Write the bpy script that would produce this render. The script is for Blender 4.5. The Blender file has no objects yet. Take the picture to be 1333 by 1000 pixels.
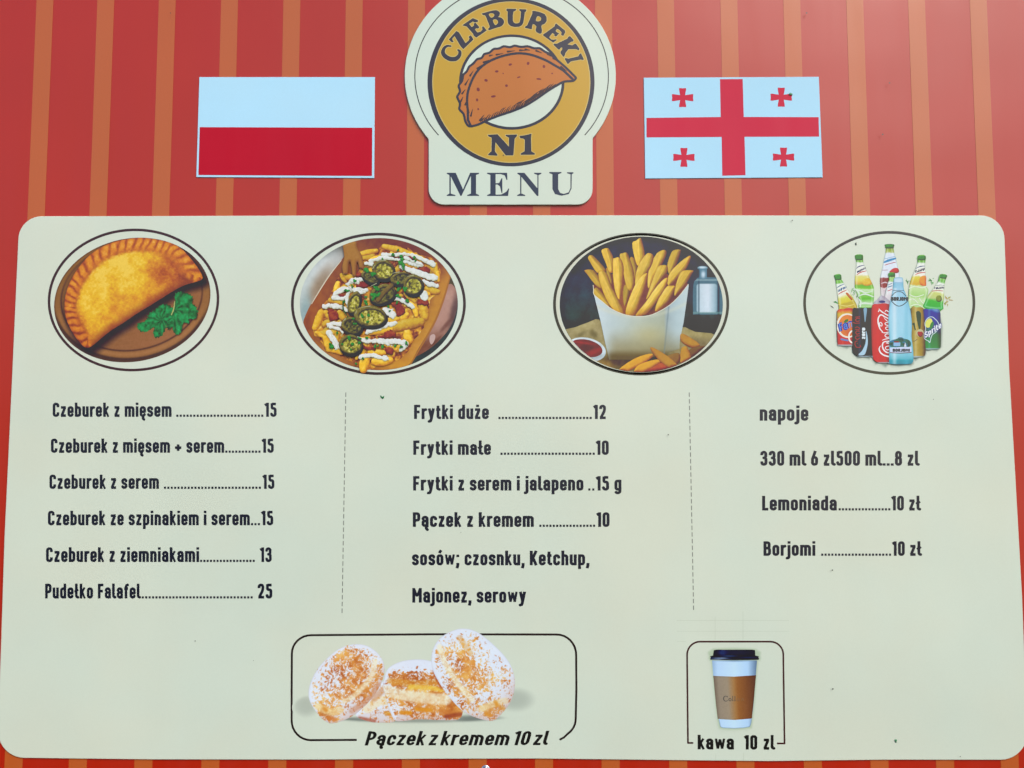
import bpy, math, random
import numpy as np

# ------------------------------------------------------------------ camera, sky, sun, exposure
scene = bpy.context.scene
COL = scene.collection
W0, H0 = 1333.0, 1000.0            # the photograph's frame; all tracing is in its pixels
FPX = 963.0                        # focal length in those pixels (26 mm equivalent)
PITCH = math.radians(4.4)
CAM = np.array([0.0, -1.30, 1.55])
cam_data = bpy.data.cameras.new('camera')
cam_data.sensor_width = 36.0
cam_data.lens = 36.0 * FPX / W0
cam_data.clip_start = 0.05
cam_data.clip_end = 2000
cam = bpy.data.objects.new('camera', cam_data)
COL.objects.link(cam)
cam.location = CAM
cam.rotation_euler = (math.radians(90) + PITCH, 0, 0)
scene.camera = cam

SUN_EL, SUN_AZ = math.radians(44), math.radians(34)      # azimuth measured from straight behind the camera to its right
SUNDIR = (math.sin(SUN_AZ) * math.cos(SUN_EL), -math.cos(SUN_AZ) * math.cos(SUN_EL), math.sin(SUN_EL))
world = bpy.data.worlds.new('World')
scene.world = world
world.use_nodes = True
wn = world.node_tree.nodes
sky = wn.new('ShaderNodeTexSky')
sky.sky_type = 'NISHITA'
sky.sun_disc = False
sky.sun_elevation = SUN_EL
sky.sun_rotation = math.pi - SUN_AZ
sky.air_density = 1.0
sky.dust_density = 2.5
sky.ozone_density = 0.5
bg = wn['Background']
bg.inputs['Strength'].default_value = 0.15
world.node_tree.links.new(sky.outputs['Color'], bg.inputs['Color'])

sun_data = bpy.data.lights.new('sun', 'SUN')
sun_data.energy = 0.9
sun_data.angle = math.radians(24)
sun_data.color = (1.0, 0.93, 0.84)
sun = bpy.data.objects.new('sun', sun_data)
COL.objects.link(sun)
from mathutils import Vector
sun.rotation_euler = Vector(SUNDIR).to_track_quat('Z', 'Y').to_euler()
sun.location = (1, -6, 5)

scene.view_settings.view_transform = 'Standard'
scene.view_settings.look = 'None'
scene.view_settings.exposure = 0.65
scene.view_settings.gamma = 1.0

# ------------------------------------------------------------------ helpers
cp, sp = math.cos(PITCH), math.sin(PITCH)

def to_plane(P, h):
    """photo pixels (n,2) -> points on the wall plane, h metres in front of it"""
    P = np.asarray(P, float)
    u = (P[:, 0] - W0 / 2) / FPX
    v = (H0 / 2 - P[:, 1]) / FPX
    dx, dy, dz = u, cp - v * sp, sp + v * cp
    t = (-h - CAM[1]) / dy
    return np.stack([CAM[0] + dx * t, np.full(len(P), -h), CAM[2] + dz * t], 1)

def lin(c):
    c = np.asarray(c, float) / 255.0
    return np.where(c <= 0.04045, c / 12.92, ((c + 0.055) / 1.055) ** 2.4)

_VC = np.array([[0.0482, -0.0553, 0.0901, -0.215, 0.1413, -0.3351, 0.9678, -0.5911, -0.3323, 0.2766, 1.2243, -3.2634, 2.6264, -0.5338, -0.7048, 1.7081, -1.0431], [0.0523, -0.0451, 0.0525, -0.1954, 0.1455, -0.3005, 0.9035, -0.6392, -0.1737, 0.195, 1.0801, -2.9288, 2.3802, -0.4804, -0.6189, 1.5232, -0.9419], [0.0622, -0.0378, -0.0511, -0.0516, 0.088, -0.2638, 0.8716, -0.8058, 0.1202, 0.0639, 0.9245, -2.5843, 2.15, -0.4464, -0.5254, 1.3168, -0.8235]])
def veil(x, y):
    """daylight reflected by the gloss of the laminate at a photo pixel (fitted to a black test board): used only to tell the ink's own colour from a reading of the photograph"""
    u, v = np.asarray(x, float) / W0, np.asarray(y, float) / H0
    t = np.stack([u ** i * v ** j for i in range(4) for j in range(5) if i + j <= 5], -1)
    return np.clip(t @ _VC.T, 0.005, 0.2)

GAIN = np.array([1.123, 1.078, 1.067])
def ink(c, px, py):
    """the ink's albedo for a colour read off the photograph at (px, py)"""
    v = veil(np.asarray(px, float), np.asarray(py, float))
    return np.clip((lin(c) - v) / GAIN, 0.003, 0.85)

def smooth(t):
    t = np.clip(t, 0, 1)
    return t * t * (3 - 2 * t)

_rng = np.random.RandomState(7)
_LAT = _rng.rand(256, 256)
def vnoise(x, y, s, seed=0):
    x = np.asarray(x, float) / s + seed * 17.31
    y = np.asarray(y, float) / s + seed * 9.77
    xi, yi = np.floor(x).astype(int), np.floor(y).astype(int)
    fx, fy = x - xi, y - yi
    fx, fy = fx * fx * (3 - 2 * fx), fy * fy * (3 - 2 * fy)
    g = lambda a, b: _LAT[a % 256, b % 256]
    return (g(xi, yi) * (1 - fx) + g(xi + 1, yi) * fx) * (1 - fy) + (g(xi, yi + 1) * (1 - fx) + g(xi + 1, yi + 1) * fx) * fy
def fbm(x, y, s, seed=0, n=3):
    a, t, w = 0, 0, 1.0
    for k in range(n):
        a = a + w * vnoise(x, y, s / 2 ** k, seed + 5 * k); t += w; w *= 0.55
    return a / t

def catmull(pts, n=4, closed=True):
    P = np.asarray(pts, float); out = []
    m = len(P)
    rngk = range(m) if closed else range(m - 1)
    for i in rngk:
        if closed: p0, p1, p2, p3 = P[i - 1], P[i], P[(i + 1) % m], P[(i + 2) % m]
        else: p0, p1, p2, p3 = P[max(i - 1, 0)], P[i], P[i + 1], P[min(i + 2, m - 1)]
        for k in range(n):
            t = k / n
            out.append(0.5 * ((2 * p1) + (-p0 + p2) * t + (2 * p0 - 5 * p1 + 4 * p2 - p3) * t * t + (-p0 + 3 * p1 - 3 * p2 + p3) * t ** 3))
    if not closed: out.append(P[-1])
    return np.array(out)

# --- signed distance fields, negative inside
def f_poly(pts):
    P = np.asarray(pts, float)
    Q = np.roll(P, -1, 0)
    bb = (P[:, 0].min(), P[:, 1].min(), P[:, 0].max(), P[:, 1].max())
    def f(X, Y):
        d = np.full(X.shape, 1e18); ins = np.zeros(X.shape, bool)
        for (ax, ay), (bx, by) in zip(P, Q):
            ex, ey = bx - ax, by - ay
            L = ex * ex + ey * ey
            if L < 1e-12: continue
            t = np.clip(((X - ax) * ex + (Y - ay) * ey) / L, 0, 1)
            d = np.minimum(d, (X - ax - t * ex) ** 2 + (Y - ay - t * ey) ** 2)
            if ay != by:
                c = (ay > Y) != (by > Y)
                ins ^= c & (X < ex * (Y - ay) / ey + ax)
        return np.where(ins, -1, 1) * np.sqrt(d)
    f.bb = bb
    return f
def f_smooth(pts, n=4): return f_poly(catmull(pts, n))
def f_ell(cx, cy, a, b, rot=0.0):
    c, s = math.cos(math.radians(rot)), math.sin(math.radians(rot))
    def f(X, Y):
        u, v = (X - cx) * c + (Y - cy) * s, -(X - cx) * s + (Y - cy) * c
        k0 = np.sqrt((u / a) ** 2 + (v / b) ** 2)
        k1 = np.sqrt((u / a ** 2) ** 2 + (v / b ** 2) ** 2) + 1e-9
        return k0 * (k0 - 1) / k1
    w, h = math.hypot(a * c, b * s), math.hypot(a * s, b * c)
    f.bb = (cx - w, cy - h, cx + w, cy + h)
    return f
def f_stroke(pts, r, curve=0):
    """round-ended stroke; r a number or one radius per point"""
    P = np.asarray(pts, float)
    R = np.full(len(P), float(r)) if np.isscalar(r) else np.asarray(r, float)
    if curve:
        A = catmull(np.column_stack([P, R]), curve, closed=False); P, R = A[:, :2], np.maximum(A[:, 2], 0.05)
    def f(X, Y):
        d = np.full(X.shape, 1e18)
        for k in range(len(P) - 1):
            (ax, ay), (bx, by) = P[k], P[k + 1]
            ex, ey = bx - ax, by - ay
            L = ex * ex + ey * ey + 1e-12
            t = np.clip(((X - ax) * ex + (Y - ay) * ey) / L, 0, 1)
            d = np.minimum(d, np.hypot(X - ax - t * ex, Y - ay - t * ey) - (R[k] + (R[k + 1] - R[k]) * t))
        return d
    m = R.max()
    f.bb = (P[:, 0].min() - m, P[:, 1].min() - m, P[:, 0].max() + m, P[:, 1].max() + m)
    return f
def f_path(pts, h, cap=True):
    """butt-ended stroke of half width h along a polyline, round at its joints"""
    P = np.asarray(pts, float)
    def f(X, Y):
        d = np.full(X.shape, 1e18)
        for k in range(len(P) - 1):
            (ax, ay), (bx, by) = P[k], P[k + 1]
            L = math.hypot(bx - ax, by - ay)
            if L < 1e-9: continue
            ux, uy = (bx - ax) / L, (by - ay) / L
            s = (X - ax) * ux + (Y - ay) * uy; n = np.abs(-(X - ax) * uy + (Y - ay) * ux)
            qx, qy = np.abs(s - L / 2) - L / 2, n - h
            d = np.minimum(d, np.hypot(np.maximum(qx, 0), np.maximum(qy, 0)) + np.minimum(np.maximum(qx, qy), 0))
            if 0 < k: d = np.minimum(d, np.hypot(X - ax, Y - ay) - h)
        return d
    f.bb = (P[:, 0].min() - h, P[:, 1].min() - h, P[:, 0].max() + h, P[:, 1].max() + h)
    return f
def _bb(fs, fn):
    b = [q.bb for q in fs]
    fn.bb = (min(q[0] for q in b), min(q[1] for q in b), max(q[2] for q in b), max(q[3] for q in b))
    return fn
def f_or(*fs):
    def f(X, Y):
        d = fs[0](X, Y)
        for g in fs[1:]: d = np.minimum(d, g(X, Y))
        return d
    return _bb(fs, f)
def f_and(a, *gs):
    def f(X, Y):
        d = a(X, Y)
        for g in gs: d = np.maximum(d, g(X, Y))
        return d
    f.bb = a.bb
    return f
def f_sub(a, *gs):
    def f(X, Y):
        d = a(X, Y)
        for g in gs: d = np.maximum(d, -g(X, Y))
        return d
    f.bb = a.bb
    return f
def f_grow(a, g):
    def f(X, Y): return a(X, Y) - g
    f.bb = (a.bb[0] - g, a.bb[1] - g, a.bb[2] + g, a.bb[3] + g)
    return f
def f_ring(a, h):
    def f(X, Y): return np.abs(a(X, Y)) - h
    f.bb = (a.bb[0] - h, a.bb[1] - h, a.bb[2] + h, a.bb[3] + h)
    return f
def f_box(x0, y0, x1, y1, r=0.0, rot=0.0):
    cx, cy, hx, hy = (x0 + x1) / 2, (y0 + y1) / 2, (x1 - x0) / 2, (y1 - y0) / 2
    c, s = math.cos(math.radians(rot)), math.sin(math.radians(rot))
    def f(X, Y):
        u, v = (X - cx) * c + (Y - cy) * s, -(X - cx) * s + (Y - cy) * c
        qx, qy = np.abs(u) - hx + r, np.abs(v) - hy + r
        return np.hypot(np.maximum(qx, 0), np.maximum(qy, 0)) + np.minimum(np.maximum(qx, qy), 0) - r
    w, h = abs(hx * c) + abs(hy * s), abs(hx * s) + abs(hy * c)
    f.bb = (cx - w, cy - h, cx + w, cy + h)
    return f

def contour(field, step, merge=True):
    """marching squares: vertices (n,2), faces (lists), distance at the vertices"""
    x0, y0, x1, y1 = field.bb
    x0 -= step * 1.5; y0 -= step * 1.5
    nx, ny = int((x1 + step * 1.5 - x0) / step) + 2, int((y1 + step * 1.5 - y0) / step) + 2
    xs, ys = x0 + np.arange(nx) * step, y0 + np.arange(ny) * step
    X, Y = np.meshgrid(xs, ys)
    F = field(X, Y)
    F = np.where(np.abs(F) < 1e-7, 1e-7, F)
    I = F < 0
    cnt = I[:-1, :-1].astype(int) + I[1:, :-1] + I[:-1, 1:] + I[1:, 1:]
    V, faces, keys = [], [], {}
    def vert(k, x, y):
        i = keys.get(k)
        if i is None:
            i = keys[k] = len(V); V.append((x, y))
        return i
    full = cnt == 4
    if merge:
        for j in range(ny - 1):
            row = full[j]
            if not row.any(): continue
            d = np.diff(np.concatenate([[0], row.astype(int), [0]]))
            for a, b in zip(np.where(d == 1)[0], np.where(d == -1)[0]):
                faces.append([vert((a, j), xs[a], ys[j]), vert((b, j), xs[b], ys[j]), vert((b, j + 1), xs[b], ys[j + 1]), vert((a, j + 1), xs[a], ys[j + 1])])
    else:
        J, A = np.where(full)
        for j, a in zip(J.tolist(), A.tolist()):
            faces.append([vert((a, j), xs[a], ys[j]), vert((a + 1, j), xs[a + 1], ys[j]), vert((a + 1, j + 1), xs[a + 1], ys[j + 1]), vert((a, j + 1), xs[a], ys[j + 1])])
    J, A = np.where((cnt > 0) & (cnt < 4))
    for j, a in zip(J.tolist(), A.tolist()):
        c = [(a, j), (a + 1, j), (a + 1, j + 1), (a, j + 1)]
        fc = []
        for k in range(4):
            (a0, j0), (a1, j1) = c[k], c[(k + 1) % 4]
            f0, f1 = F[j0, a0], F[j1, a1]
            if f0 < 0: fc.append(vert((a0, j0), xs[a0], ys[j0]))
            if (f0 < 0) != (f1 < 0):
                t = f0 / (f0 - f1)
                fc.append(vert((min((a0, j0), (a1, j1)), max((a0, j0), (a1, j1))), xs[a0] + (xs[a1] - xs[a0]) * t, ys[j0] + (ys[j1] - ys[j0]) * t))
        if len(fc) >= 3: faces.append(fc)
    return np.array(V) if V else np.zeros((0, 2)), faces

def link(name, me, mat, parent=None):
    o = bpy.data.objects.new(name, me)
    COL.objects.link(o)
    if mat is not None and not me.materials: me.materials.append(mat)
    if parent is not None: o.parent = parent
    return o
def tag(o, label=None, cat=None, group=None, kind=None):
    if label: o['label'] = label
    if cat: o['category'] = cat
    if group: o['group'] = group
    if kind: o['kind'] = kind
    return o
def flat(name, V, faces, h, mat, parent=None, colors=None):
    """a printed shape: photo-pixel vertices laid on the plane h in front of the wall"""
    me = bpy.data.meshes.new(name)
    P = to_plane(V, h)
    me.from_pydata([tuple(p) for p in P], [], [f[::-1] for f in faces])
    if colors is not None:
        at = me.color_attributes.new('print', 'FLOAT_COLOR', 'POINT')
        c = np.ones((len(V), 4), np.float32); c[:, :3] = colors
        at.data.foreach_set('color', c.ravel())
    me.update()
    return link(name, me, mat, parent)
def plate(name, V2, h0, h1, mat, parent=None, bevel=0.0):
    """a panel of real thickness whose outline is V2 (photo pixels), from h0 to h1 in front of the wall"""
    P0, P1 = to_plane(V2, h1), None
    n = len(P0)
    Pb = P0.copy(); Pb[:, 1] = -h0
    ver, fac = [], []
    if bevel:
        c = P0.mean(0)
        Pm = P0.copy(); Pm[:, 1] = -(h1 - bevel)
        Q = P0.copy()
        nx = np.roll(P0, -1, 0) - np.roll(P0, 1, 0)
        L = np.hypot(nx[:, 0], nx[:, 2])[:, None] + 1e-9
        out = np.stack([nx[:, 2], np.zeros(n), -nx[:, 0]], 1) / L
        sgn = np.sign(((P0 - c) * out).sum(1).sum())
        Q -= out * sgn * bevel
        rings = [Pb, Pm, Q]
    else: rings = [Pb, P0]
    for R in rings: ver += [tuple(p) for p in R]
    for k in range(len(rings) - 1):
        for i in range(n):
            j = (i + 1) % n
            fac.append([k * n + i, k * n + j, (k + 1) * n + j, (k + 1) * n + i])
    fac.append(list(range((len(rings) - 1) * n, len(rings) * n)))
    me = bpy.data.meshes.new(name)
    me.from_pydata(ver, [], fac)
    import bmesh
    bm = bmesh.new(); bm.from_mesh(me); bmesh.ops.recalc_face_normals(bm, faces=bm.faces)
    # the open back leaves the sense to chance: make the front face look at the camera (-Y)
    bm.faces.ensure_lookup_table()
    big = max(bm.faces, key=lambda f: f.calc_area())
    if big.normal.y > 0: bmesh.ops.reverse_faces(bm, faces=bm.faces)
    bm.to_mesh(me); bm.free(); me.update()
    return link(name, me, mat, parent)
def empty(name, px, py, h=0.0):
    o = bpy.data.objects.new(name, None)
    COL.objects.link(o)
    return o

# ------------------------------------------------------------------ materials
ROUGH = 0.36
def print_material(name, rgb=None, rough=ROUGH, grain=0.02, spec=0.5):
    """ink under a satin laminate; the ink's colour is rgb, or the shape's own printed colours"""
    m = bpy.data.materials.new(name); m.use_nodes = True
    nt = m.node_tree; b = nt.nodes['Principled BSDF']
    tc = nt.nodes.new('ShaderNodeTexCoord')
    nz = nt.nodes.new('ShaderNodeTexNoise'); nz.inputs['Scale'].default_value = 420; nz.inputs['Detail'].default_value = 3
    nt.links.new(tc.outputs['Object'], nz.inputs['Vector'])
    n2 = nt.nodes.new('ShaderNodeTexNoise'); n2.inputs['Scale'].default_value = 9; n2.inputs['Detail'].default_value = 4
    nt.links.new(tc.outputs['Object'], n2.inputs['Vector'])
    add = nt.nodes.new('ShaderNodeMath'); add.operation = 'ADD'
    nt.links.new(nz.outputs['Fac'], add.inputs[0]); nt.links.new(n2.outputs['Fac'], add.inputs[1])
    mr = nt.nodes.new('ShaderNodeMapRange')
    mr.inputs['From Min'].default_value = 0.5; mr.inputs['From Max'].default_value = 1.5
    mr.inputs['To Min'].default_value = 1 - grain * 1.6; mr.inputs['To Max'].default_value = 1 + grain * 1.6
    nt.links.new(add.outputs[0], mr.inputs['Value'])
    mul = nt.nodes.new('ShaderNodeVectorMath'); mul.operation = 'SCALE'
    nt.links.new(mr.outputs['Result'], mul.inputs['Scale'])
    if rgb is None:
        at = nt.nodes.new('ShaderNodeAttribute'); at.attribute_name = 'print'
        nt.links.new(at.outputs['Color'], mul.inputs[0])
    else:
        c = nt.nodes.new('ShaderNodeRGB'); c.outputs[0].default_value = (*[float(v) for v in rgb], 1)
        nt.links.new(c.outputs[0], mul.inputs[0])
    n3 = nt.nodes.new('ShaderNodeTexNoise'); n3.inputs['Scale'].default_value = 3.2; n3.inputs['Detail'].default_value = 5
    nt.links.new(tc.outputs['Object'], n3.inputs['Vector'])
    hue = nt.nodes.new('ShaderNodeMix'); hue.data_type = 'RGBA'
    hue.inputs['A'].default_value = (1.02, 0.993, 0.98, 1); hue.inputs['B'].default_value = (0.98, 1.005, 1.02, 1)
    hr = nt.nodes.new('ShaderNodeMapRange'); hr.inputs['From Min'].default_value = 0.38; hr.inputs['From Max'].default_value = 0.62
    nt.links.new(n3.outputs['Fac'], hr.inputs['Value']); nt.links.new(hr.outputs['Result'], hue.inputs['Factor'])
    tint = nt.nodes.new('ShaderNodeVectorMath'); tint.operation = 'MULTIPLY'
    nt.links.new(mul.outputs['Vector'], tint.inputs[0]); nt.links.new(hue.outputs['Result'], tint.inputs[1])
    nt.links.new(tint.outputs['Vector'], b.inputs['Base Color'])
    b.inputs['Roughness'].default_value = rough
    b.inputs['IOR'].default_value = 1.5
    b.inputs['Specular IOR Level'].default_value = spec
    r2 = nt.nodes.new('ShaderNodeMapRange')
    r2.inputs['To Min'].default_value = rough - 0.05; r2.inputs['To Max'].default_value = rough + 0.07
    mp = nt.nodes.new('ShaderNodeMapping'); mp.inputs['Scale'].default_value = (1, 1, 0.12)      # rain and wiping marks run down
    st = nt.nodes.new('ShaderNodeTexNoise'); st.inputs['Scale'].default_value = 26; st.inputs['Detail'].default_value = 4
    nt.links.new(tc.outputs['Object'], mp.inputs['Vector']); nt.links.new(mp.outputs['Vector'], st.inputs['Vector'])
    r2.inputs['From Min'].default_value = 0.3; r2.inputs['From Max'].default_value = 0.7
    nt.links.new(st.outputs['Fac'], r2.inputs['Value']); nt.links.new(r2.outputs['Result'], b.inputs['Roughness'])
    bp = nt.nodes.new('ShaderNodeBump'); bp.inputs['Strength'].default_value = 0.06; bp.inputs['Distance'].default_value = 0.0004
    nt.links.new(nz.outputs['Fac'], bp.inputs['Height']); 
    wv = nt.nodes.new('ShaderNodeTexNoise'); wv.inputs['Scale'].default_value = 2.2; wv.inputs['Detail'].default_value = 1.5
    nt.links.new(tc.outputs['Object'], wv.inputs['Vector'])
    b2 = nt.nodes.new('ShaderNodeBump'); b2.inputs['Strength'].default_value = 1.0; b2.inputs['Distance'].default_value = 0.012
    nt.links.new(wv.outputs['Fac'], b2.inputs['Height']); nt.links.new(bp.outputs['Normal'], b2.inputs['Normal']); nt.links.new(b2.outputs['Normal'], b.inputs['Normal'])
    return m
M_PRINT = print_material('printed_colours')
def ink_material(name, c, px, py, **k): return print_material(name, ink(c, px, py), **k)
# ------------------------------------------------------------------ a condensed industrial typeface, drawn as strokes (cap height 100)
HW = 9.3
def rp(pts, r=13.0, n=5):
    P = [np.array(p, float) for p in pts]; out = [P[0]]
    for k in range(1, len(P) - 1):
        a, b, c = P[k - 1], P[k], P[k + 1]
        ra, rc = min(r, np.linalg.norm(a - b) * 0.5 if k > 1 else np.linalg.norm(a - b)), min(r, np.linalg.norm(c - b) * 0.5 if k < len(P) - 2 else np.linalg.norm(c - b))
        s, e = b + (a - b) / np.linalg.norm(a - b) * ra, b + (c - b) / np.linalg.norm(c - b) * rc
        for i in range(n + 1):
            t = i / n; w = 0.75
            q = ((1 - t) ** 2 * s + 2 * w * t * (1 - t) * b + t * t * e) / ((1 - t) ** 2 + 2 * w * t * (1 - t) + t * t)
            out.append(q)
    out.append(P[-1])
    return out
L_, R_, T_, B_ = 8.7, 34.0, 66.5, 8.7
def glyphs():
    G = {}
    def g(ch, adv, *paths): G[ch] = (adv, paths)
    S = lambda *p: ('s', p)              # straight joints
    C = lambda *p: ('c', p)              # rounded corners
    N = lambda *p: ('n', p)              # thinner diagonals
    lw = 42.7
    bowl = C((L_, B_ + 25), (L_, T_), (R_, T_), (R_, B_), (L_, B_), (L_, B_ + 25.5))
    g('a', lw, C((L_, 52), (L_, T_ + .3), (R_, T_ + .3), (R_, 0)), C((R_, 41), (L_, 41), (L_, B_), (R_, B_)))
    g('b', lw, S((L_, 0), (L_, 101)), C((L_, T_), (R_, T_), (R_, B_), (L_, B_)))
    g('c', lw - 1, C((R_, 49), (R_, T_), (L_, T_), (L_, B_), (R_, B_), (R_, 26)))
    g('d', lw, S((R_, 0), (R_, 101)), C((R_, T_), (L_, T_), (L_, B_), (R_, B_)))
    g('e', lw - 1, C((L_, 34), (R_, 34), (R_, 35)) if 0 else S((L_, 36), (R_, 36)), C((R_, 29), (R_, T_), (L_, T_), (L_, B_), (R_, B_), (R_, 20)))
    g('f', 29, C((13, 0), (13, 92), (29, 92)), S((0, T_), (27, T_)))
    g('g', lw, C((R_, T_), (L_, T_), (L_, B_), (R_, B_)), C((R_, 75), (R_, -16), (L_, -16), (L_, -10)))
    g('h', lw, S((L_, 0), (L_, 101)), C((L_, T_), (R_, T_), (R_, 0)))
    g('i', 17.4, S((L_, 0), (L_, 75)), S((L_, 84), (L_, 101)))
    g('j', 19, C((11, 75), (11, -16), (-4, -16)), S((11, 84), (11, 101)))
    g('k', 41, S((L_, 0), (L_, 101)), N((10, 30), (34, 75)), N((18, 42), (35.5, 0)))
    g('l', 23, C((L_, 101), (L_, B_), (23, B_)))
    g(u'\u0142', 26, C((11, 101), (11, B_), (25, B_)), S((-1, 44), (24, 62)))
    g('m', 67, S((L_, 0), (L_, 75)), C((L_, T_), (33.5, T_), (33.5, 0)), C((30, T_), (58.3, T_), (58.3, 0)))
    g('n', lw, S((L_, 0), (L_, 75)), C((L_, T_), (R_, T_), (R_, 0)))
    g('o', lw, bowl)
    g('p', lw, S((L_, -26), (L_, 75)), C((L_, T_), (R_, T_), (R_, B_), (L_, B_)))
    g('r', 31, S((L_, 0), (L_, 75)), C((L_, 52), (14, T_), (31, T_)))
    g('s', lw - 2, C((R_ - 1, 55), (R_ - 1, T_), (L_, T_), (L_, 40), (R_ - 1, 35), (R_ - 1, B_), (L_ - .5, B_), (L_ - .5, 20)))
    g('t', 29, C((12, 94), (12, B_), (29, B_)), S((0, T_), (28, T_)))
    g('u', lw, S((R_, 0), (R_, 75)), C((L_, 75), (L_, B_), (R_, B_)))
    g('w', 62, N((6.5, 75), (18, 5)), N((18, 5), (31, 70)), N((31, 70), (44, 5)), N((44, 5), (55.5, 75)))
    g('y', 42, S((7.5, 75), (22, 8)), C((34.5, 75), (19, -8), (14, -17), (3, -17)))
    g('z', 38, S((2, T_), (36, T_)), S((30, T_), (8, B_)), S((2, B_), (37, B_)))
    g('B', 46, S((9, 0), (9, 100)), C((9, 91.3), (35, 91.3), (35, 53), (9, 53)), C((9, 53), (37.5, 53), (37.5, B_), (9, B_)))
    g('C', 45, C((36, 68), (36, 91.3), (9, 91.3), (9, B_), (36, B_), (36, 32)))
    g('F', 39, S((9, 0), (9, 100)), S((9, 91.3), (39, 91.3)), S((9, 50), (35, 50)))
    g('K', 47, S((9, 0), (9, 100)), S((12, 34), (40, 100)), S((20, 52), (40, 0)))
    g('L', 37, S((9, 100), (9, 0)), S((9, B_), (37, B_)))
    g('M', 59, S((9, 0), (9, 100)), S((50, 0), (50, 100)), N((11, 95), (29.5, 42)), N((29.5, 42), (48, 95)))
    g('P', 44, S((9, 0), (9, 100)), C((9, 91.3), (36, 91.3), (36, 45), (9, 45)))
    g('S', 45, C((36, 72), (36, 91.3), (9, 91.3), (9, 53), (36, 46), (36, B_), (8.7, B_), (8.7, 27)))
    g('R', 45, S((9, 0), (9, 100)), C((9, 91.3), (36, 91.3), (36, 48), (9, 48)), S((22, 48), (37, 0)))
    g('O', 45, C((9, 50), (9, 91.3), (36, 91.3), (36, B_), (9, B_), (9, 50.5)))
    g('J', 36, C((27, 100), (27, B_), (4, B_), (4, 22)))
    g('I', 18, S((9, 0), (9, 100)))
    g('0', 43, C((9, 50), (9, 91.3), (34.5, 91.3), (34.5, B_), (9, B_), (9, 50.5)))
    g('1', 29, S((20, 0), (20, 100)), S((20, 93), (2, 82)))
    g('2', 43, C((9, 70), (9, 91.3), (34, 91.3), (34, 58), (11, 10)), S((4, B_), (42, B_)))
    g('3', 43, C((8.5, 72), (8.5, 91.3), (33, 91.3), (33, 53), (18, 53)), C((18, 53), (34.5, 53), (34.5, B_), (8.5, B_), (8.5, 28)))
    g('5', 43, S((12, 91.3), (39, 91.3)), C((12, 97), (11, 58), (34, 61), (34.5, B_), (8.7, B_), (8.7, 25)))
    g('6', 43, C((9, 38), (9, 56), (34.5, 56), (34.5, B_), (9, B_), (9, 38)), S((10, 48), (27, 100)))
    g('8', 43, C((21, 91.3), (33, 91.3), (33, 53), (10, 53), (10, 91.3), (21.5, 91.3)), C((21, 53), (34.5, 53), (34.5, B_), (8.7, B_), (8.7, 53), (21.5, 53)))
    g('.', 16, S((8, 0), (8, 16)))
    g(',', 16, S((9, 16), (9, 1)), S((10, 4), (4, -20)))
    g(';', 17, S((9, 56), (9, 73)), S((9, 16), (9, 1)), S((10, 4), (4, -20)))
    g('+', 44, S((0, 36), (44, 36)), S((22, 13), (22, 59)))
    g('-', 24, S((2, 40), (22, 40)))
    g(' ', 16)
    for ch, base, ext in ((u'\u0119', 'e', C((26, 3), (19, -13), (31, -19))), (u'\u0105', 'a', C((31, 3), (25, -13), (37, -19))),
                          (u'\u00f3', 'o', S((17, 84), (29, 104))), (u'\u017c', 'z', S((19, 84), (19, 101)))):
        G[ch] = (G[base][0], G[base][1] + (ext,))
    return G
GL = glyphs()
_cache = {}
def glyph_mesh(ch, hw=HW, rad=12.0, step=1.6):
    k = (ch, hw, rad, step)
    if k not in _cache:
        fs = [f_path(rp(p, rad) if t == 'c' else p, hw * (.78 if t == 'n' else 1)) for t, p in GL[ch][1]]
        _cache[k] = contour(f_or(*fs), step) if fs else (np.zeros((0, 2)), [])
    return _cache[k]
def text_mesh(s, track=9.5, hw=HW, rad=12.0, shear=0.0, step=1.6, space=16):
    V, F, x, n = [], [], 0.0, 0
    for ch in s:
        v, f = glyph_mesh(ch, hw, rad, step)
        if len(v):
            v = v.copy(); v[:, 0] += x
            if shear: v[:, 0] += v[:, 1] * shear
            V.append(v); F += [[i + n for i in q] for q in f]; n += len(v)
        x += (space if ch == ' ' else GL[ch][0]) + track
    V = np.concatenate(V)
    return V, [q[::-1] for q in F]
def text_run(name, s, x0, x1, base0, base1, cap, h, mat, parent, **kw):
    """text stretched to run from x0 to x1 in the photograph, on a baseline from base0 to base1"""
    V, F = text_mesh(s, **kw)
    a, b = V[:, 0].min(), V[:, 0].max()
    t = (V[:, 0] - a) / (b - a)
    P = np.stack([x0 + t * (x1 - x0), base0 + (base1 - base0) * t - V[:, 1] * cap / 100.0], 1)
    return flat(name, P, F, h, mat, parent)
def text_affine(s, O, U, Vv, **kw):
    """text with its own origin and axes: O + U*x/100 + Vv*y/100"""
    V, F = text_mesh(s, **kw)
    O, U, Vv = map(lambda q: np.array(q, float), (O, U, Vv))
    P = O + V[:, :1] / 100 * U + V[:, 1:] / 100 * Vv
    flip = U[0] * -Vv[1] + U[1] * Vv[0] < 0
    return P, [q[::-1] for q in F] if flip else F
def leader(name, x0, x1, y, h, mat, parent, pitch=4.42, sz=2.75):
    n = max(2, int(round((x1 - x0 - sz) / pitch)) + 1)
    V, F = [], []
    for k in range(n):
        x = x0 + (x1 - x0 - sz) * k / (n - 1)
        i = len(V); V += [(x, y - 2.9), (x + sz, y - 2.9), (x + sz, y), (x, y)]; F.append([i, i + 1, i + 2, i + 3])
    o = flat(name, V, F, h, mat, parent)
    o['kind'] = 'stuff'
    return o
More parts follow.
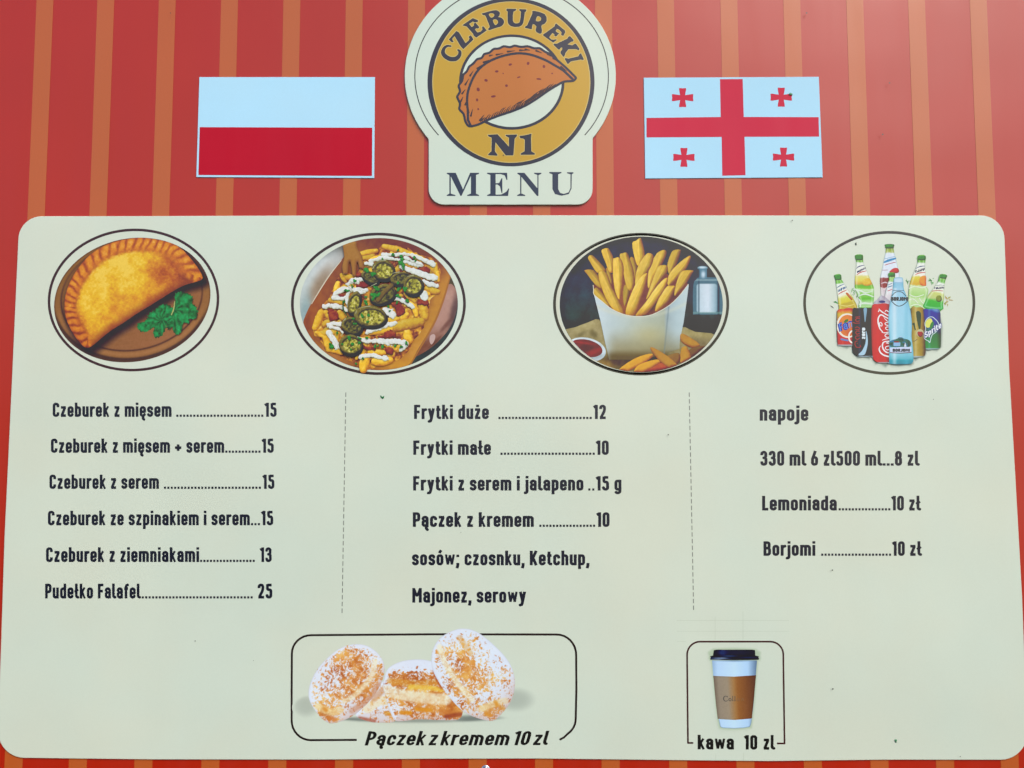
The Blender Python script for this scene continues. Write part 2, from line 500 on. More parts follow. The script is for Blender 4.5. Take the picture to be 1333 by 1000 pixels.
# ------------------------------------------------------------------ the striped wall of the stall
RED = print_material('red_print', (0.378, 0.013, 0.001))
ORANGE = print_material('orange_print', (0.425, 0.092, 0.016))
CREAM_C = np.array([0.550, 0.630, 0.530])
CREAM = print_material('cream_print', CREAM_C, grain=0.02)
PALE = print_material('pale_sign_print', CREAM_C * np.array([0.95, 1.0, 1.02]), grain=0.02)
wall = empty('kiosk_wall', 666, 500)
tag(wall, 'red kiosk wall printed with narrow vertical orange stripes, behind the menu and the flags', 'wall')
plate('wall_panel', [(-90, -110), (1425, -110), (1460, 1110), (-125, 1110)], -0.02, 0.0, RED, wall)
top = [47.6, 126.8, 206.8, 287.9, 369, 450.2, 531.3, 612, 693, 774.5, 855.3, 937.8, 1019.7, 1101.7, 1182, 1262.4]
bot = [5.6, 89.3, 174.7, 262, 349.1, 436.1, 523.1, 610, 696.5, 783.2, 871.2, 958.7, 1046.6, 1133.3, 1218.7, 1303]
top = [top[0] - 80] + top + [top[-1] + 80]; bot = [bot[0] - 84] + bot + [bot[-1] + 84]
for a, b in zip(top, bot):
    y0, y1 = -105, 1105
    f = lambda y, o: a + o * 22.0 + (b - a + o * 1.5) * y / 1000.0
    V = [(f(y0, 0), y0), (f(y0, 1), y0), (f(y1, 1), y1), (f(y1, 0), y1)]
    flat('stripe', V, [[0, 1, 2, 3]], 0.0003, ORANGE, wall)

# ------------------------------------------------------------------ the menu board
def arc(cx, cy, r, a0, a1, n=10, ry=None):
    ry = ry or r
    return [(cx + r * math.cos(math.radians(a0 + (a1 - a0) * k / n)), cy + ry * math.sin(math.radians(a0 + (a1 - a0) * k / n))) for k in range(n + 1)]
menu = empty('menu_board', 666, 640)
tag(menu, 'large cream menu board with rounded corners, four oval food pictures and three columns of prices', 'menu board')
HB = 0.0030
outline = (arc(54, 312, 30.5, 180, 270) + [(200, 281.3), (400, 280.6), (666, 280.2), (950, 280.4), (1150, 280.8)] + arc(1277, 311.5, 31, 270, 360)
           + [(1314, 480), (1322, 620), (1331, 780), (1336.5, 930)] + arc(1303, 955, 34.5, 0, 90) + [(1150, 989.4), (1000, 991.2), (880, 990), (700, 987.9), (560, 988.2), (400, 989.3), (200, 989), (110, 988)]
           + arc(32, 952, 35, 90, 180) + [(0.3, 860), (5.5, 700), (14.5, 510)])
plate('panel', outline, 0.0, HB, CREAM, menu, bevel=0.0007)
HI = HB + 0.00012
NAVY = print_material('navy_ink', (0.002, 0.004, 0.016))
BLACK = ink_material('black_ink', (8, 10, 14), 600, 960)
BROWN = ink_material('brown_ink', (46, 24, 26), 600, 900)
GREY = ink_material('grey_ink', (122, 126, 118), 450, 700)
lines = [  # text (x0, x1), leader (x0, x1) or None, price text (x0, x1), baseline, cap height
    (u'Czeburek z mi\u0119sem', 68.6, 223.3, (229.5, 342.8), '15', 344.0, 360.1, 542.7, 18.3),
    (u'Czeburek z mi\u0119sem + serem', 66.3, 291.8, (293.3, 339.1), '15', 340.3, 356.4, 589.5, 18.4),
    (u'Czeburek z serem', 64.4, 206.9, (213.4, 339.6), '15', 341.3, 357.2, 636.5, 18.5),
    (u'Czeburek ze szpinakiem i serem', 62.4, 325.2, (326.7, 338.4), '15', 339.6, 355.7, 683.9, 18.8),
    (u'Czeburek z ziemniakami', 59.9, 259.2, (260.4, 331.7), '13', 337.9, 353.7, 731.7, 19.0),
    (u'Pude\u0142ko Falafel', 58.7, 183.7, (184.6, 329.0), '25', 335.4, 354.5, 779.2, 19.2),
    (u'Frytki du\u017ce', 539.0, 636.4, (648.8, 770.3), '12', 771.9, 788.8, 545.6, 18.5),
    (u'Frytki ma\u0142e', 538.0, 639.1, (651.5, 774.2), '10', 775.3, 792.4, 592.2, 18.6),
    (u'Frytki z serem i jalapeno', 537.8, 759.5, (765.8, 773.7), '15 g', 775.3, 809.0, 638.7, 18.8),
    (u'P\u0105czek z kremem', 537.4, 694.9, (702.1, 774.8), '10', 776.0, 793.5, 686.0, 19.0),
    (u'sos\u00f3w; czosnku, Ketchup,', 536.3, 767.4, None, None, 0, 0, 736.0, 19.0),
    (u'Majonez, serowy', 536.7, 684.8, None, None, 0, 0, 784.6, 19.0),
    (u'napoje', 989.0, 1052.4, None, None, 0, 0, 547.8, 19.6),
    (u'330 ml 6 zl500 ml...8 zl', 989.8, 1197.4, None, None, 0, 0, 606.3, 19.2),
    (u'Lemoniada', 992.1, 1089.3, (1091.7, 1159.0), u'10 z\u0142', 1159.9, 1199.2, 664.6, 19.0),
    (u'Borjomi', 993.9, 1061.4, (1069.0, 1160.0), u'10 z\u0142', 1161.0, 1200.4, 723.6, 18.8),
]
for s, x0, x1, dots, pr, p0, p1, base, cap in lines:
    ln = text_run('menu_line', s, x0, x1, base, base, cap, HI, NAVY, menu)
    if dots: leader('leader_dots', dots[0], dots[1], base, HI, NAVY, ln)
    if pr: text_run('price', pr, p0, p1, base, base, cap, HI, NAVY, ln)
    if s.startswith('Czeburek'): t = 'line reading ' + s + ', ' + pr
    else: t = 'line reading ' + s + (', ' + pr if pr else '')
    if s != 'Borjomi': tag(ln, t.replace('  ', ' ').replace('...', ' '))
    else: tag(ln, 'last line of the right column, price 10')
for (xa, ya), (xb, yb) in (((450.2, 511), (445.2, 801)), ((897.2, 511), (903, 797))):
    V, F, n = [], [], 33
    for k in range(n):
        ta, tb = k / n, (k + 0.66) / n
        p, q = (xa + (xb - xa) * ta, ya + (yb - ya) * ta), (xa + (xb - xa) * tb, ya + (yb - ya) * tb)
        i = len(V); V += [(p[0] - .55, p[1]), (p[0] + .55, p[1]), (q[0] + .55, q[1]), (q[0] - .55, q[1])]; F.append([i, i + 1, i + 2, i + 3])
    flat('dashed_divider', V, F, HI, GREY, menu)['kind'] = 'stuff'
# faint guide lines left in the print round the coffee
FAINT = ink_material('faint_line_ink', (193, 203, 184), 930, 900)
V, F = [], []
for x0, y0, x1, y1 in ((881, 807.4, 1027, 808.0), (881, 821.6, 1027, 822.1), (881, 835.0, 893, 835.5), (930.7, 803, 931.2, 832.6), (966.9, 796, 967.5, 832.6), (931.5, 982, 932.0, 990), (967.6, 980, 968.2, 990)):
    i = len(V); V += [(x0, y0), (x1, y0), (x1, y1), (x0, y1)]; F.append([i, i + 1, i + 2, i + 3])
tag(flat('guide_lines', V, F, HI - 0.00005, FAINT, menu), kind='stuff')
def line_shape(name, pts, hw, mat, parent, h=HI, step=0.55):
    V, F = contour(f_path(pts, hw), step)
    return flat(name, V, F, h, mat, parent)
# ------------------------------------------------------------------ flags
HF = 0.0015
def quad_grid(TL, TR, BR, BL):
    TL, TR, BR, BL = map(lambda q: np.array(q, float), (TL, TR, BR, BL))
    return lambda u, v: tuple((TL * (1 - u) + TR * u) * (1 - v) + (BL * (1 - u) + BR * u) * v)
FLAGW = ink_material('flag_white_ink', (178, 222, 255), 370, 900, rough=0.75, spec=0.2)
FLAGR = ink_material('flag_crimson_ink', (186, 22, 48), 370, 900, rough=0.75, spec=0.2)
FLAGG = ink_material('flag_red_ink', (204, 60, 80), 960, 900, rough=0.75, spec=0.2)
pf = empty('flag_sign', 372, 166)
tag(pf, 'Polish flag sign, white band over crimson band, at upper left on the striped wall', 'flag', 'flag signs beside the logo')
plate('backing', [(259.5, 100.4), (488, 100.4), (487, 232), (255.5, 230.6)], 0.0, HF, FLAGW, pf, bevel=0.0003)
tag(flat('red_band', [(260.0, 165.6), (484.6, 166.4), (484.2, 229.2), (258.2, 228)], [[0, 1, 2, 3]], HF + .0001, FLAGR, pf), 'crimson lower half of the flag')
gf = empty('flag_sign', 955, 166)
tag(gf, 'Georgian flag sign, white with one large red cross and four small ones, at upper right', 'flag', 'flag signs beside the logo')
plate('backing', [(838, 101.2), (1066, 100), (1071, 231), (840, 232.5)], 0.0, HF, FLAGW, gf, bevel=0.0003)
A = [(937.2, 103.2), (966.8, 103), (968.2, 152.4), (1065.6, 152.6), (1066.3, 178), (969.2, 178.2), (970.5, 228.2), (940.2, 228.8), (939.4, 178.4), (841.6, 179), (841.5, 153.6), (938.2, 152.4)]
tag(flat('large_cross', A, [list(range(12))], HF + .0001, FLAGG, gf), 'large red cross')
for cx, cy in ((888.6, 127.2), (1017.0, 126.6), (890.3, 205.0), (1020.0, 204.6)):
    P = []
    for k in range(4):
        c, s = (1, 0, -1, 0)[k], (0, 1, 0, -1)[k]
        rx, ry = (14.6, 12.8)
        for (u, v) in ((3.6, -3.3), (12 * 1.0, -4.6), (14.0, -4.4), (13.6, 0), (14.0, 4.4), (12 * 1.0, 4.6), (3.6, 3.3)):
            q = 1.0 if k % 2 == 0 else 0.89
            x, y = (u * c - v * s), (u * s + v * c)
            P.append((cx + x * (1 if k % 2 == 0 else 1.0), cy + y * (1.0 if k % 2 == 0 else 0.89)))
    flat('small_cross', P, [list(range(len(P)))], HF + .0001, FLAGG, gf)

# ------------------------------------------------------------------ round logo sign
HL = 0.0045
logo = empty('logo_sign', 665, 130)
tag(logo, 'round cream and mustard sign with a folded pastry and the heading MENU, top centre', 'sign')
body = f_or(f_ell(664.2, 99, 137.4, 129.6), f_box(558, 150, 771.4, 266.5, 20))
# outline: walk it by angle round the centre, then give it thickness
def trace(field, cx, cy, n=260, rmax=260):
    out = []
    for k in range(n):
        a = 2 * math.pi * k / n
        r = np.linspace(20, rmax, 1400)
        d = field(cx + r * math.cos(a), cy + r * math.sin(a))
        i = int(np.argmax(d > 0)); out.append((cx + r[i] * math.cos(a), cy + r[i] * math.sin(a)))
    return out
plate('backing', trace(body, 664.5, 130), 0.0, HL, PALE, logo, bevel=0.0006)
LNAVY = ink_material('logo_navy_ink', (56, 66, 92), 665, 100)
LYEL = ink_material('logo_mustard_ink', (203, 166, 78), 665, 100)
LHALO = ink_material('logo_halo_ink', (212, 192, 128), 665, 100)
LGREY = ink_material('logo_heading_ink', (72, 82, 98), 665, 240)
LLINE = ink_material('logo_hairline_ink', (62, 70, 68), 665, 100)
LBRN = ink_material('logo_pastry_ink', (194, 126, 80), 665, 100)
LBRN2 = ink_material('logo_crimp_ink', (198, 130, 80), 665, 100)
LSPOT = ink_material('logo_spot_ink', (138, 66, 62), 665, 100)
def shape(name, f, h, mat, parent, step=0.5, label=None):
    V, F = contour(f, step)
    o = flat(name, V, F, h, mat, parent)
    if label: o['label'] = label
    return o
e = 0.00006
k = HL + 0.0001
shape('hairline_arc', f_or(*[f_path([(666 + s * 126 * math.cos(math.radians(t)), 99 + 117.5 * math.sin(math.radians(t))) for t in np.linspace(-90, 41, 60)], 0.62) for s in (1, -1)]), k, LLINE, logo)
ring = shape('ring', f_sub(f_ell(665.2, 107, 108.7, 109.7), f_ell(665.6, 107, 102.9, 105.0)), k, LNAVY, logo, label='dark outer ring')
shape('band', f_sub(f_ell(665.6, 107, 102.9, 105.0), f_ell(666.2, 107, 68.6, 62)), k, LYEL, logo, label='mustard band')
shape('ring', f_sub(f_ell(666.2, 107, 68.6, 62), f_ell(666.2, 106.8, 65.0, 58.6)), k, LNAVY, logo, label='dark inner ring')
shape('ring_edge', f_or(f_sub(f_ell(665.6, 107, 102.9, 105.0), f_ell(665.6, 107, 101.8, 104.1))), k + e, LHALO, logo)
def scaled(pts, ox, oy, s): return [(ox + x / s, oy + y / s) for x, y in pts]
A_ = lambda p: scaled(p, 565, 0, 10); B__ = lambda p: scaled(p, 660, 0, 10); C_ = lambda p: scaled(p, 570, 165, 7.016)
letters = [
    f_stroke(A_([(218, 602), (170, 600), (130, 632), (116, 685), (145, 732), (210, 768), (285, 765), (330, 722), (336, 672), (312, 652)]), [r / 10 for r in (9, 13, 19, 25, 27, 28, 27, 23, 17, 10)], 3),
    f_poly(A_([(193, 515), (292, 405), (325, 425), (410, 565), (455, 525), (462, 500), (450, 480), (480, 460), (512, 515), (382, 640), (345, 600), (268, 470), (240, 500), (238, 520), (255, 545), (232, 550)])),
    f_poly(A_([(370, 330), (505, 238), (572, 265), (570, 285), (530, 292), (505, 280), (455, 312), (490, 355), (520, 335), (520, 308), (540, 298), (590, 355), (572, 372), (548, 368), (530, 385), (565, 425), (605, 415), (632, 385), (625, 350), (645, 345), (685, 398), (550, 490), (515, 462), (510, 440), (425, 345), (395, 338)])),
    f_sub(f_smooth(A_([(622, 180), (640, 172), (760, 140), (820, 138), (855, 165), (850, 205), (832, 222), (880, 235), (908, 270), (905, 310), (870, 345), (800, 365), (722, 392), (704, 378), (725, 350), (700, 280), (668, 205), (640, 197)]), 3),
          f_smooth(A_([(712, 187), (750, 172), (782, 185), (782, 212), (742, 232)])), f_smooth(A_([(764, 265), (800, 252), (830, 272), (830, 305), (795, 328)]))),
    f_poly(B__([(-5, 115), (120, 118), (118, 135), (85, 150), (75, 200), (75, 270), (88, 295), (110, 307), (140, 306), (165, 292), (178, 230), (182, 150), (160, 135), (163, 120), (252, 125), (250, 145), (232, 160), (222, 230), (210, 300), (190, 332), (155, 349), (100, 352), (50, 340), (20, 315), (10, 280), (8, 200), (10, 150), (-8, 138)])),
    f_sub(f_poly(B__([(330, 145), (355, 143), (430, 160), (490, 185), (515, 225), (515, 275), (490, 310), (455, 325), (445, 345), (455, 395), (450, 430), (430, 442), (385, 420), (372, 395), (385, 345), (360, 320), (335, 312), (325, 350), (322, 382), (232, 362), (240, 345), (262, 335), (330, 180)])),
          f_smooth(B__([(392, 215), (430, 220), (446, 242), (438, 268), (408, 280), (375, 270)]))),
    f_poly(B__([(638, 305), (755, 400), (755, 425), (732, 468), (705, 455), (712, 420), (680, 388), (650, 375), (630, 405), (660, 430), (682, 432), (640, 475), (618, 468), (620, 450), (592, 428), (548, 485), (575, 515), (605, 520), (640, 512), (648, 522), (600, 555), (470, 462), (475, 445), (500, 432), (620, 345), (625, 325)])),
    f_poly(B__([(818, 470), (866, 520), (860, 540), (835, 545), (785, 580), (850, 592), (885, 570), (900, 575), (942, 635), (935, 655), (895, 640), (800, 640), (760, 690), (748, 730), (735, 742), (698, 695), (700, 670), (722, 640), (718, 615), (695, 625), (685, 645), (670, 645), (607, 585), (610, 570), (650, 570), (785, 505), (800, 480)])),
    f_poly(B__([(962, 695), (1000, 775), (985, 782), (960, 775), (830, 800), (800, 830), (788, 832), (750, 765), (765, 757), (800, 765), (930, 735), (945, 705)])),
    f_poly(C_([(457, 75), (545, 70), (650, 185), (650, 100), (620, 85), (620, 75), (722, 72), (722, 85), (700, 110), (690, 255), (685, 262), (620, 262), (525, 140), (520, 225), (545, 258), (540, 265), (460, 260), (462, 250), (490, 225), (492, 100), (462, 88)])),
    f_poly(C_([(745, 85), (790, 80), (855, 65), (850, 100), (853, 225), (885, 245), (885, 255), (757, 257), (757, 245), (793, 225), (795, 120), (780, 108), (752, 105)])),
]
for f in letters:
    g = f_grow(f, 0.12)
    lt = shape('letter', g, k + 2 * e, LNAVY, logo, 0.4)
    shape('letter_edge', f_grow(f, 0.95), k + e, LHALO, lt, 0.5)
for pts in ([(83, 422), (163, 422), (230, 575), (295, 422), (375, 422), (375, 430), (348, 440), (348, 612), (375, 625), (375, 632), (268, 632), (268, 625), (303, 612), (303, 445), (215, 632), (207, 632), (117, 450), (117, 612), (160, 625), (160, 632), (82, 632), (82, 625), (106, 612), (106, 440), (83, 430)],
            [(450, 422), (632, 422), (634, 485), (627, 485), (612, 445), (575, 432), (527, 432), (527, 518), (560, 515), (582, 472), (588, 472), (588, 605), (582, 605), (568, 545), (545, 528), (527, 528), (527, 622), (580, 620), (625, 595), (645, 565), (650, 565), (640, 632), (450, 632), (450, 625), (480, 612), (480, 440), (450, 430)],
            [(727, 422), (790, 422), (910, 565), (910, 440), (880, 430), (880, 422), (945, 422), (945, 430), (918, 442), (918, 632), (905, 632), (762, 455), (762, 610), (797, 625), (797, 632), (725, 632), (725, 625), (752, 612), (752, 445), (727, 430)],
            [(1018, 415), (1128, 415), (1128, 423), (1098, 435), (1098, 570), (1115, 605), (1150, 615), (1195, 600), (1212, 560), (1212, 435), (1180, 425), (1180, 417), (1238, 417), (1238, 425), (1222, 435), (1220, 565), (1195, 615), (1130, 630), (1070, 615), (1047, 570), (1047, 435), (1018, 423)]):
    shape('heading_letter', f_grow(f_poly(C_(pts)), 0.12), k, LGREY, logo, 0.35)
Z = lambda p: scaled(p, 510, 0, 3.448)
outer = [(345, 572), (325, 545), (318, 515), (298, 492), (301, 465), (288, 435), (301, 410), (295, 385), (311, 360), (316, 335), (333, 317), (343, 297), (363, 281), (380, 262), (400, 256), (412, 239), (436, 232), (455, 216), (480, 213), (502, 203), (530, 207), (552, 200), (580, 206), (610, 203), (640, 212), (665, 212), (690, 228), (715, 240), (735, 258), (760, 278), (790, 305), (815, 330), (832, 350), (815, 368), (775, 372), (740, 390), (700, 415), (650, 450), (600, 480), (540, 505), (480, 525), (430, 545), (390, 564)]
fo = f_smooth(Z(outer), 3)
em = shape('pastry_emblem', fo, k + 3 * e, LNAVY, logo, 0.45)
shape('crimp', f_grow(fo, -3.0), k + 4 * e, LBRN2, em, 0.45)
fold = Z([(352, 552), (342, 500), (338, 440), (350, 385), (380, 325), (425, 283), (490, 254), (560, 240), (620, 245), (680, 266), (740, 300), (795, 345), (800, 372), (700, 420), (650, 450), (600, 480), (540, 505), (480, 525), (430, 545), (390, 562)])
inner = f_smooth(fold, 3)
shape('fold_line', f_and(f_ring(f_smooth(Z([(352, 560), (342, 500), (338, 440), (350, 385), (380, 325), (425, 283), (490, 254), (560, 240), (620, 245), (680, 266), (725, 290), (790, 335), (830, 420), (700, 640), (450, 640)]), 3), 1.55), f_grow(fo, -1)), k + 5 * e, LNAVY, em, 0.4)
spots = [(532, 290, 8, 5), (612, 285, 6, 7), (683, 299, 6, 7), (471, 321, 8, 5), (423, 361, 8, 6), (388, 402, 7, 9), (515, 385, 6, 6), (456, 433, 11, 5), (383, 449, 5, 7), (388, 490, 4, 5), (660, 355, 11, 4), (570, 347, 8, 3), (500, 330, 3, 3), (720, 330, 4, 3)]
for x, y, a, b in spots: shape('spot', f_ell(510 + x / 3.448, y / 3.448, a / 3.448, b / 3.448, 20 * math.sin(x)), k + 5 * e, LSPOT, em, 0.3)
random.seed(3)
hs = []
base = catmull(Z([(400, 545), (480, 514), (560, 488), (620, 455), (680, 415), (730, 388)]), 8, False)
for i in range(len(base) - 1):
    for k_ in range(1):
        q = base[i] + np.array([random.uniform(-.4, .4), 0])
        L = (5 + 9.5 * math.sin(math.pi * (i + 2) / (len(base) + 3))) * random.uniform(.55, 1.15)
        hs.append(f_stroke([tuple(q), (q[0] + L * .28, q[1] - L * .5), (q[0] + L * .62, q[1] - L * .78)], [.75, .5, .1]))
for x, y, dx, dy in ((330, 470, 12, -28), (345, 505, -6, -34), (355, 520, 8, -30), (310, 455, 10, -20), (316, 420, 14, -18), (330, 380, 16, -26), (352, 340, 14, -22), (384, 308, 20, -16), (412, 280, 24, -10), (470, 246, 30, -6), (520, 232, 32, -4), (575, 226, 30, 0), (600, 222, 20, 4), (648, 228, 26, 10), (725, 262, 24, 14), (760, 300, 26, 20), (700, 243, 14, 10), (395, 540, 20, -24), (440, 250, 14, -3)):
    a = (510 + x / 3.448, y / 3.448)
    hs.append(f_stroke([a, (a[0] + dx / 3.448, a[1] + dy / 3.448)], [1.25, .3]))
shape('hatching', f_and(f_or(*hs), f_grow(fo, -2.2)), k + 6 * e, ink_material('logo_hatch_ink', (92, 56, 66), 665, 120), em, 0.35)['kind'] = 'stuff'
# ------------------------------------------------------------------ screw head and bits of leaf
def dome(name, px, py, r, h, mat, label, cat):
    c = to_plane([(px, py)], 0.0)[0]
    ver, fac, n, m = [], [], 20, 6
    prof = [(1.25, 0.0), (1.25, 0.12)] + [(math.cos(a), 0.12 + h * math.sin(a)) for a in np.linspace(0, math.pi / 2, m)][:-1]
    for (rr, y) in prof:
        for i in range(n): ver.append((rr * r * math.cos(2 * math.pi * i / n), -y * r, rr * r * math.sin(2 * math.pi * i / n)))
    ver.append((0, -(0.12 + h) * r, 0))
    for q in range(len(prof) - 1):
        for i in range(n): fac.append([q * n + i, q * n + (i + 1) % n, (q + 1) * n + (i + 1) % n, (q + 1) * n + i])
    q = len(prof) - 1
    for i in range(n): fac.append([q * n + i, q * n + (i + 1) % n, len(ver) - 1])
    me = bpy.data.meshes.new(name); me.from_pydata(ver, [], fac)
    for p in me.polygons: p.use_smooth = True
    me.update()
    o = link(name, me, mat); o.location = (c[0], -0.0005, c[2])
    return tag(o, label, cat)
zinc = bpy.data.materials.new('zinc'); zinc.use_nodes = True
b = zinc.node_tree.nodes['Principled BSDF']
b.inputs['Metallic'].default_value = 1; b.inputs['Roughness'].default_value = 0.12
zn = zinc.node_tree.nodes.new('ShaderNodeTexNoise'); zn.inputs['Scale'].default_value = 300
zr = zinc.node_tree.nodes.new('ShaderNodeValToRGB')
zr.color_ramp.elements[0].color = (0.42, 0.46, 0.50, 1); zr.color_ramp.elements[1].color = (0.62, 0.68, 0.74, 1)
zinc.node_tree.links.new(zn.outputs['Fac'], zr.inputs['Fac']); zinc.node_tree.links.new(zr.outputs['Color'], b.inputs['Base Color'])
dome('screw_head', 632.2, 1002.0, 0.0062, 0.75, zinc, 'shiny domed screw head at the bottom edge, on the striped wall below the menu', 'screw')

LEAF = print_material('leaf_green', (0.02, 0.17, 0.06))
DIRT = print_material('dirt', (0.03, 0.045, 0.035))
def bit(name, pts, h, mat, label, cat, thick=0.0012):
    P = np.array(pts, float)
    F0 = to_plane(P, h + thick)
    B0 = to_plane(P, h)
    n = len(P)
    c = F0.mean(0)
    ver = [tuple(p) for p in B0] + [tuple(c + (p - c) * 0.75) for p in F0] + [tuple(c + np.array([0, -thick * .4, 0]))]
    fac = [[i, (i + 1) % n, n + (i + 1) % n, n + i] for i in range(n)] + [[n + i, n + (i + 1) % n, 2 * n] for i in range(n)]
    me = bpy.data.meshes.new(name); me.from_pydata(ver, [], fac); me.update()
    return tag(link(name, me, mat), label, cat)
bit('leaf_fragment', [(494.5, 514.8), (496.2, 515.0), (497.8, 517.0), (498.5, 515.8), (500.2, 515.6), (500.0, 517.8), (498.8, 519.3), (497.3, 519.2), (495.6, 517.5)], HB, LEAF, 'bright green leaf fragment on the menu board below the loaded fries picture', 'leaf')
bit('leaf_fragment', [(1026.8, 122.6), (1028.6, 120.8), (1031.4, 121.6), (1031.6, 124.2), (1029.6, 123.4), (1028.0, 124.4)], HF + .0002, LEAF, 'green leaf fragment on the small upper right cross of the Georgian flag', 'leaf')
bit('leaf_fragment', [(1113.4, 316.0), (1115.4, 315.8), (1115.0, 317.4), (1115.4, 319.0), (1113.6, 319.2), (1114.0, 317.4)], HB, DIRT, 'tiny dark leaf fragment inside the drinks oval, left of its tallest bottle', 'leaf')
bit('leaf_fragment', [(1164.6, 962.8), (1166.8, 962.4), (1167.6, 964.0), (1167.0, 967.2), (1166.0, 967.0), (1166.2, 965.2), (1164.8, 964.8)], HB, LEAF, 'small green leaf fragment near the lower right corner of the menu board', 'leaf')
dots = [(870, 566, .9), (1083.6, 742.3, 1.0), (1084.2, 897.0, 1.1), (254, 834.5, .8), (1158, 108, 1.1), (1149, 175, 1.2), (1050, 17, 1.2), (1031.4, 287, .9), (655.2, 202.2, .8), (600, 693, .5), (1215, 520, .6), (330, 860, .5), (1250, 985, .7), (222, 17, .8)]
V, F = [], []
for x, y, r in dots:
    hh = HL + .0008 if 540 < x < 790 and y < 260 else HB
    i = len(V); V += [(x + r * math.cos(a * math.pi / 3 + x), y + r * .9 * math.sin(a * math.pi / 3 + x)) for a in range(6)]; F.append(list(range(i, i + 6)))
tag(flat('dirt_specks', V, F, HL + .0009, DIRT), 'tiny dark dirt specks scattered over the signs', 'dirt', kind='stuff')
# ------------------------------------------------------------------ printed photographs: every printed thing is its own shape with its own printed colours
class Picture:
    def __init__(self, name, ox, oy, s, h=HI, cell=0.62, label=None):
        self.ox, self.oy, self.s, self.h, self.n, self.cell = ox, oy, s, h, 0, cell
        self.name, self.root, self.label = name, None, label
    def add(self, name, field, color, label=None, cell=None, kind=None):
        """color: fn(X, Y, D) -> (n,3) as read off the photograph; D = distance inside the edge, all in tracing units"""
        step = (cell or self.cell) * self.s
        V, F = contour(field, step, merge=False)
        if not F: return None
        X, Y = V[:, 0], V[:, 1]
        D = -field(X, Y)
        c = color(X, Y, D) if callable(color) else np.tile(np.array(color, float), (len(V), 1))
        P = np.column_stack([self.ox + X / self.s, self.oy + Y / self.s])
        if isinstance(c, tuple):                 # (w, colour): ink that fades into the bare panel
            w, k = c
            al = CREAM_C * (1 - w[:, None]) + ink(np.tile(np.array(k, float), (len(V), 1)), P[:, 0], P[:, 1]) * w[:, None]
        else: al = ink(np.clip(c, 0, 255), P[:, 0], P[:, 1])
        o = flat(name, P, F, self.h + self.n * 0.00002, M_PRINT, self.root or menu, al)
        self.n += 1
        if self.root is None: self.root = o; o['label'] = self.label
        elif label: o['label'] = label
        if kind: o['kind'] = kind
        self.last = o
        return o

def mix(a, b, t):
    t = np.clip(t, 0, 1)[:, None]
    return np.asarray(a, float) * (1 - t) + np.asarray(b, float) * t
def C3(c, X): return np.tile(np.array(c, float), (len(X), 1))
def ramp(t, stops):
    t = np.asarray(t); ts = [s[0] for s in stops]
    return np.stack([np.interp(t, ts, [s[1][k] for s in stops]) for k in range(3)], 1)
def numgrad(f, X, Y, e=1.5):
    return (f(X + e, Y) - f(X - e, Y)) / (2 * e), (f(X, Y + e) - f(X, Y - e)) / (2 * e)
def puff(f, w, dark, mid, light, L=(-0.4, -0.75), grain=0.18, s=9, seed=1, spread=1.0, edge=0.25):
    """a rounded printed body: three read-off tones over a pillow shape, with grain"""
    def c(X, Y, D):
        t = np.clip(D / w, 0, 1)
        gx, gy = numgrad(f, X, Y)
        sl = (1 - t) ** 1.2
        l = 0.5 + 0.5 * spread * sl * (gx * L[0] + gy * L[1]) + 0.22 * (t - 0.5) + grain * (fbm(X, Y, s, seed) - 0.5) * 2
        l = l - edge * np.exp(-D / (w * 0.12 + 0.5))
        return ramp(np.clip(l, 0, 1), [(0, dark), (0.5, mid), (1, light)])
    return c
def f_wob(a, amp, s, seed=0):
    """an uneven edge"""
    def f(X, Y): return a(X, Y) + amp * 2 * (fbm(X, Y, s, seed, 2) - 0.5)
    f.bb = (a.bb[0] - amp, a.bb[1] - amp, a.bb[2] + amp, a.bb[3] + amp)
    return f
def blobs(base, items, grain=6, s=20, seed=0):
    """base colour with soft patches (x, y, rx, ry, rot, colour, strength)"""
    def c(X, Y, D):
        out = C3(base, X)
        for x, y, rx, ry, rot, col, k in items:
            a, b = math.cos(math.radians(rot)), math.sin(math.radians(rot))
            u, v = ((X - x) * a + (Y - y) * b) / rx, (-(X - x) * b + (Y - y) * a) / ry
            out = mix(out, col, k * np.exp(-(u * u + v * v) ** 1.5))
        return out + (grain * 2 * (fbm(X, Y, s, seed) - 0.5))[:, None]
    return c
RINGC = (66, 52, 54)
def oval_ring(cx, cy, a, b, hw, rot, col, pic_off, s, parent):
    f = f_ring(f_ell(cx, cy, a, b, rot), hw)
    V, F = contour(f, 0.5 * s)
    P = np.column_stack([pic_off[0] + V[:, 0] / s, pic_off[1] + V[:, 1] / s])
    o = flat('oval_frame', P, F, HI, print_material('oval_frame_ink', ink(col, P[:, 0].mean(), P[:, 1].mean())), parent)
    return o

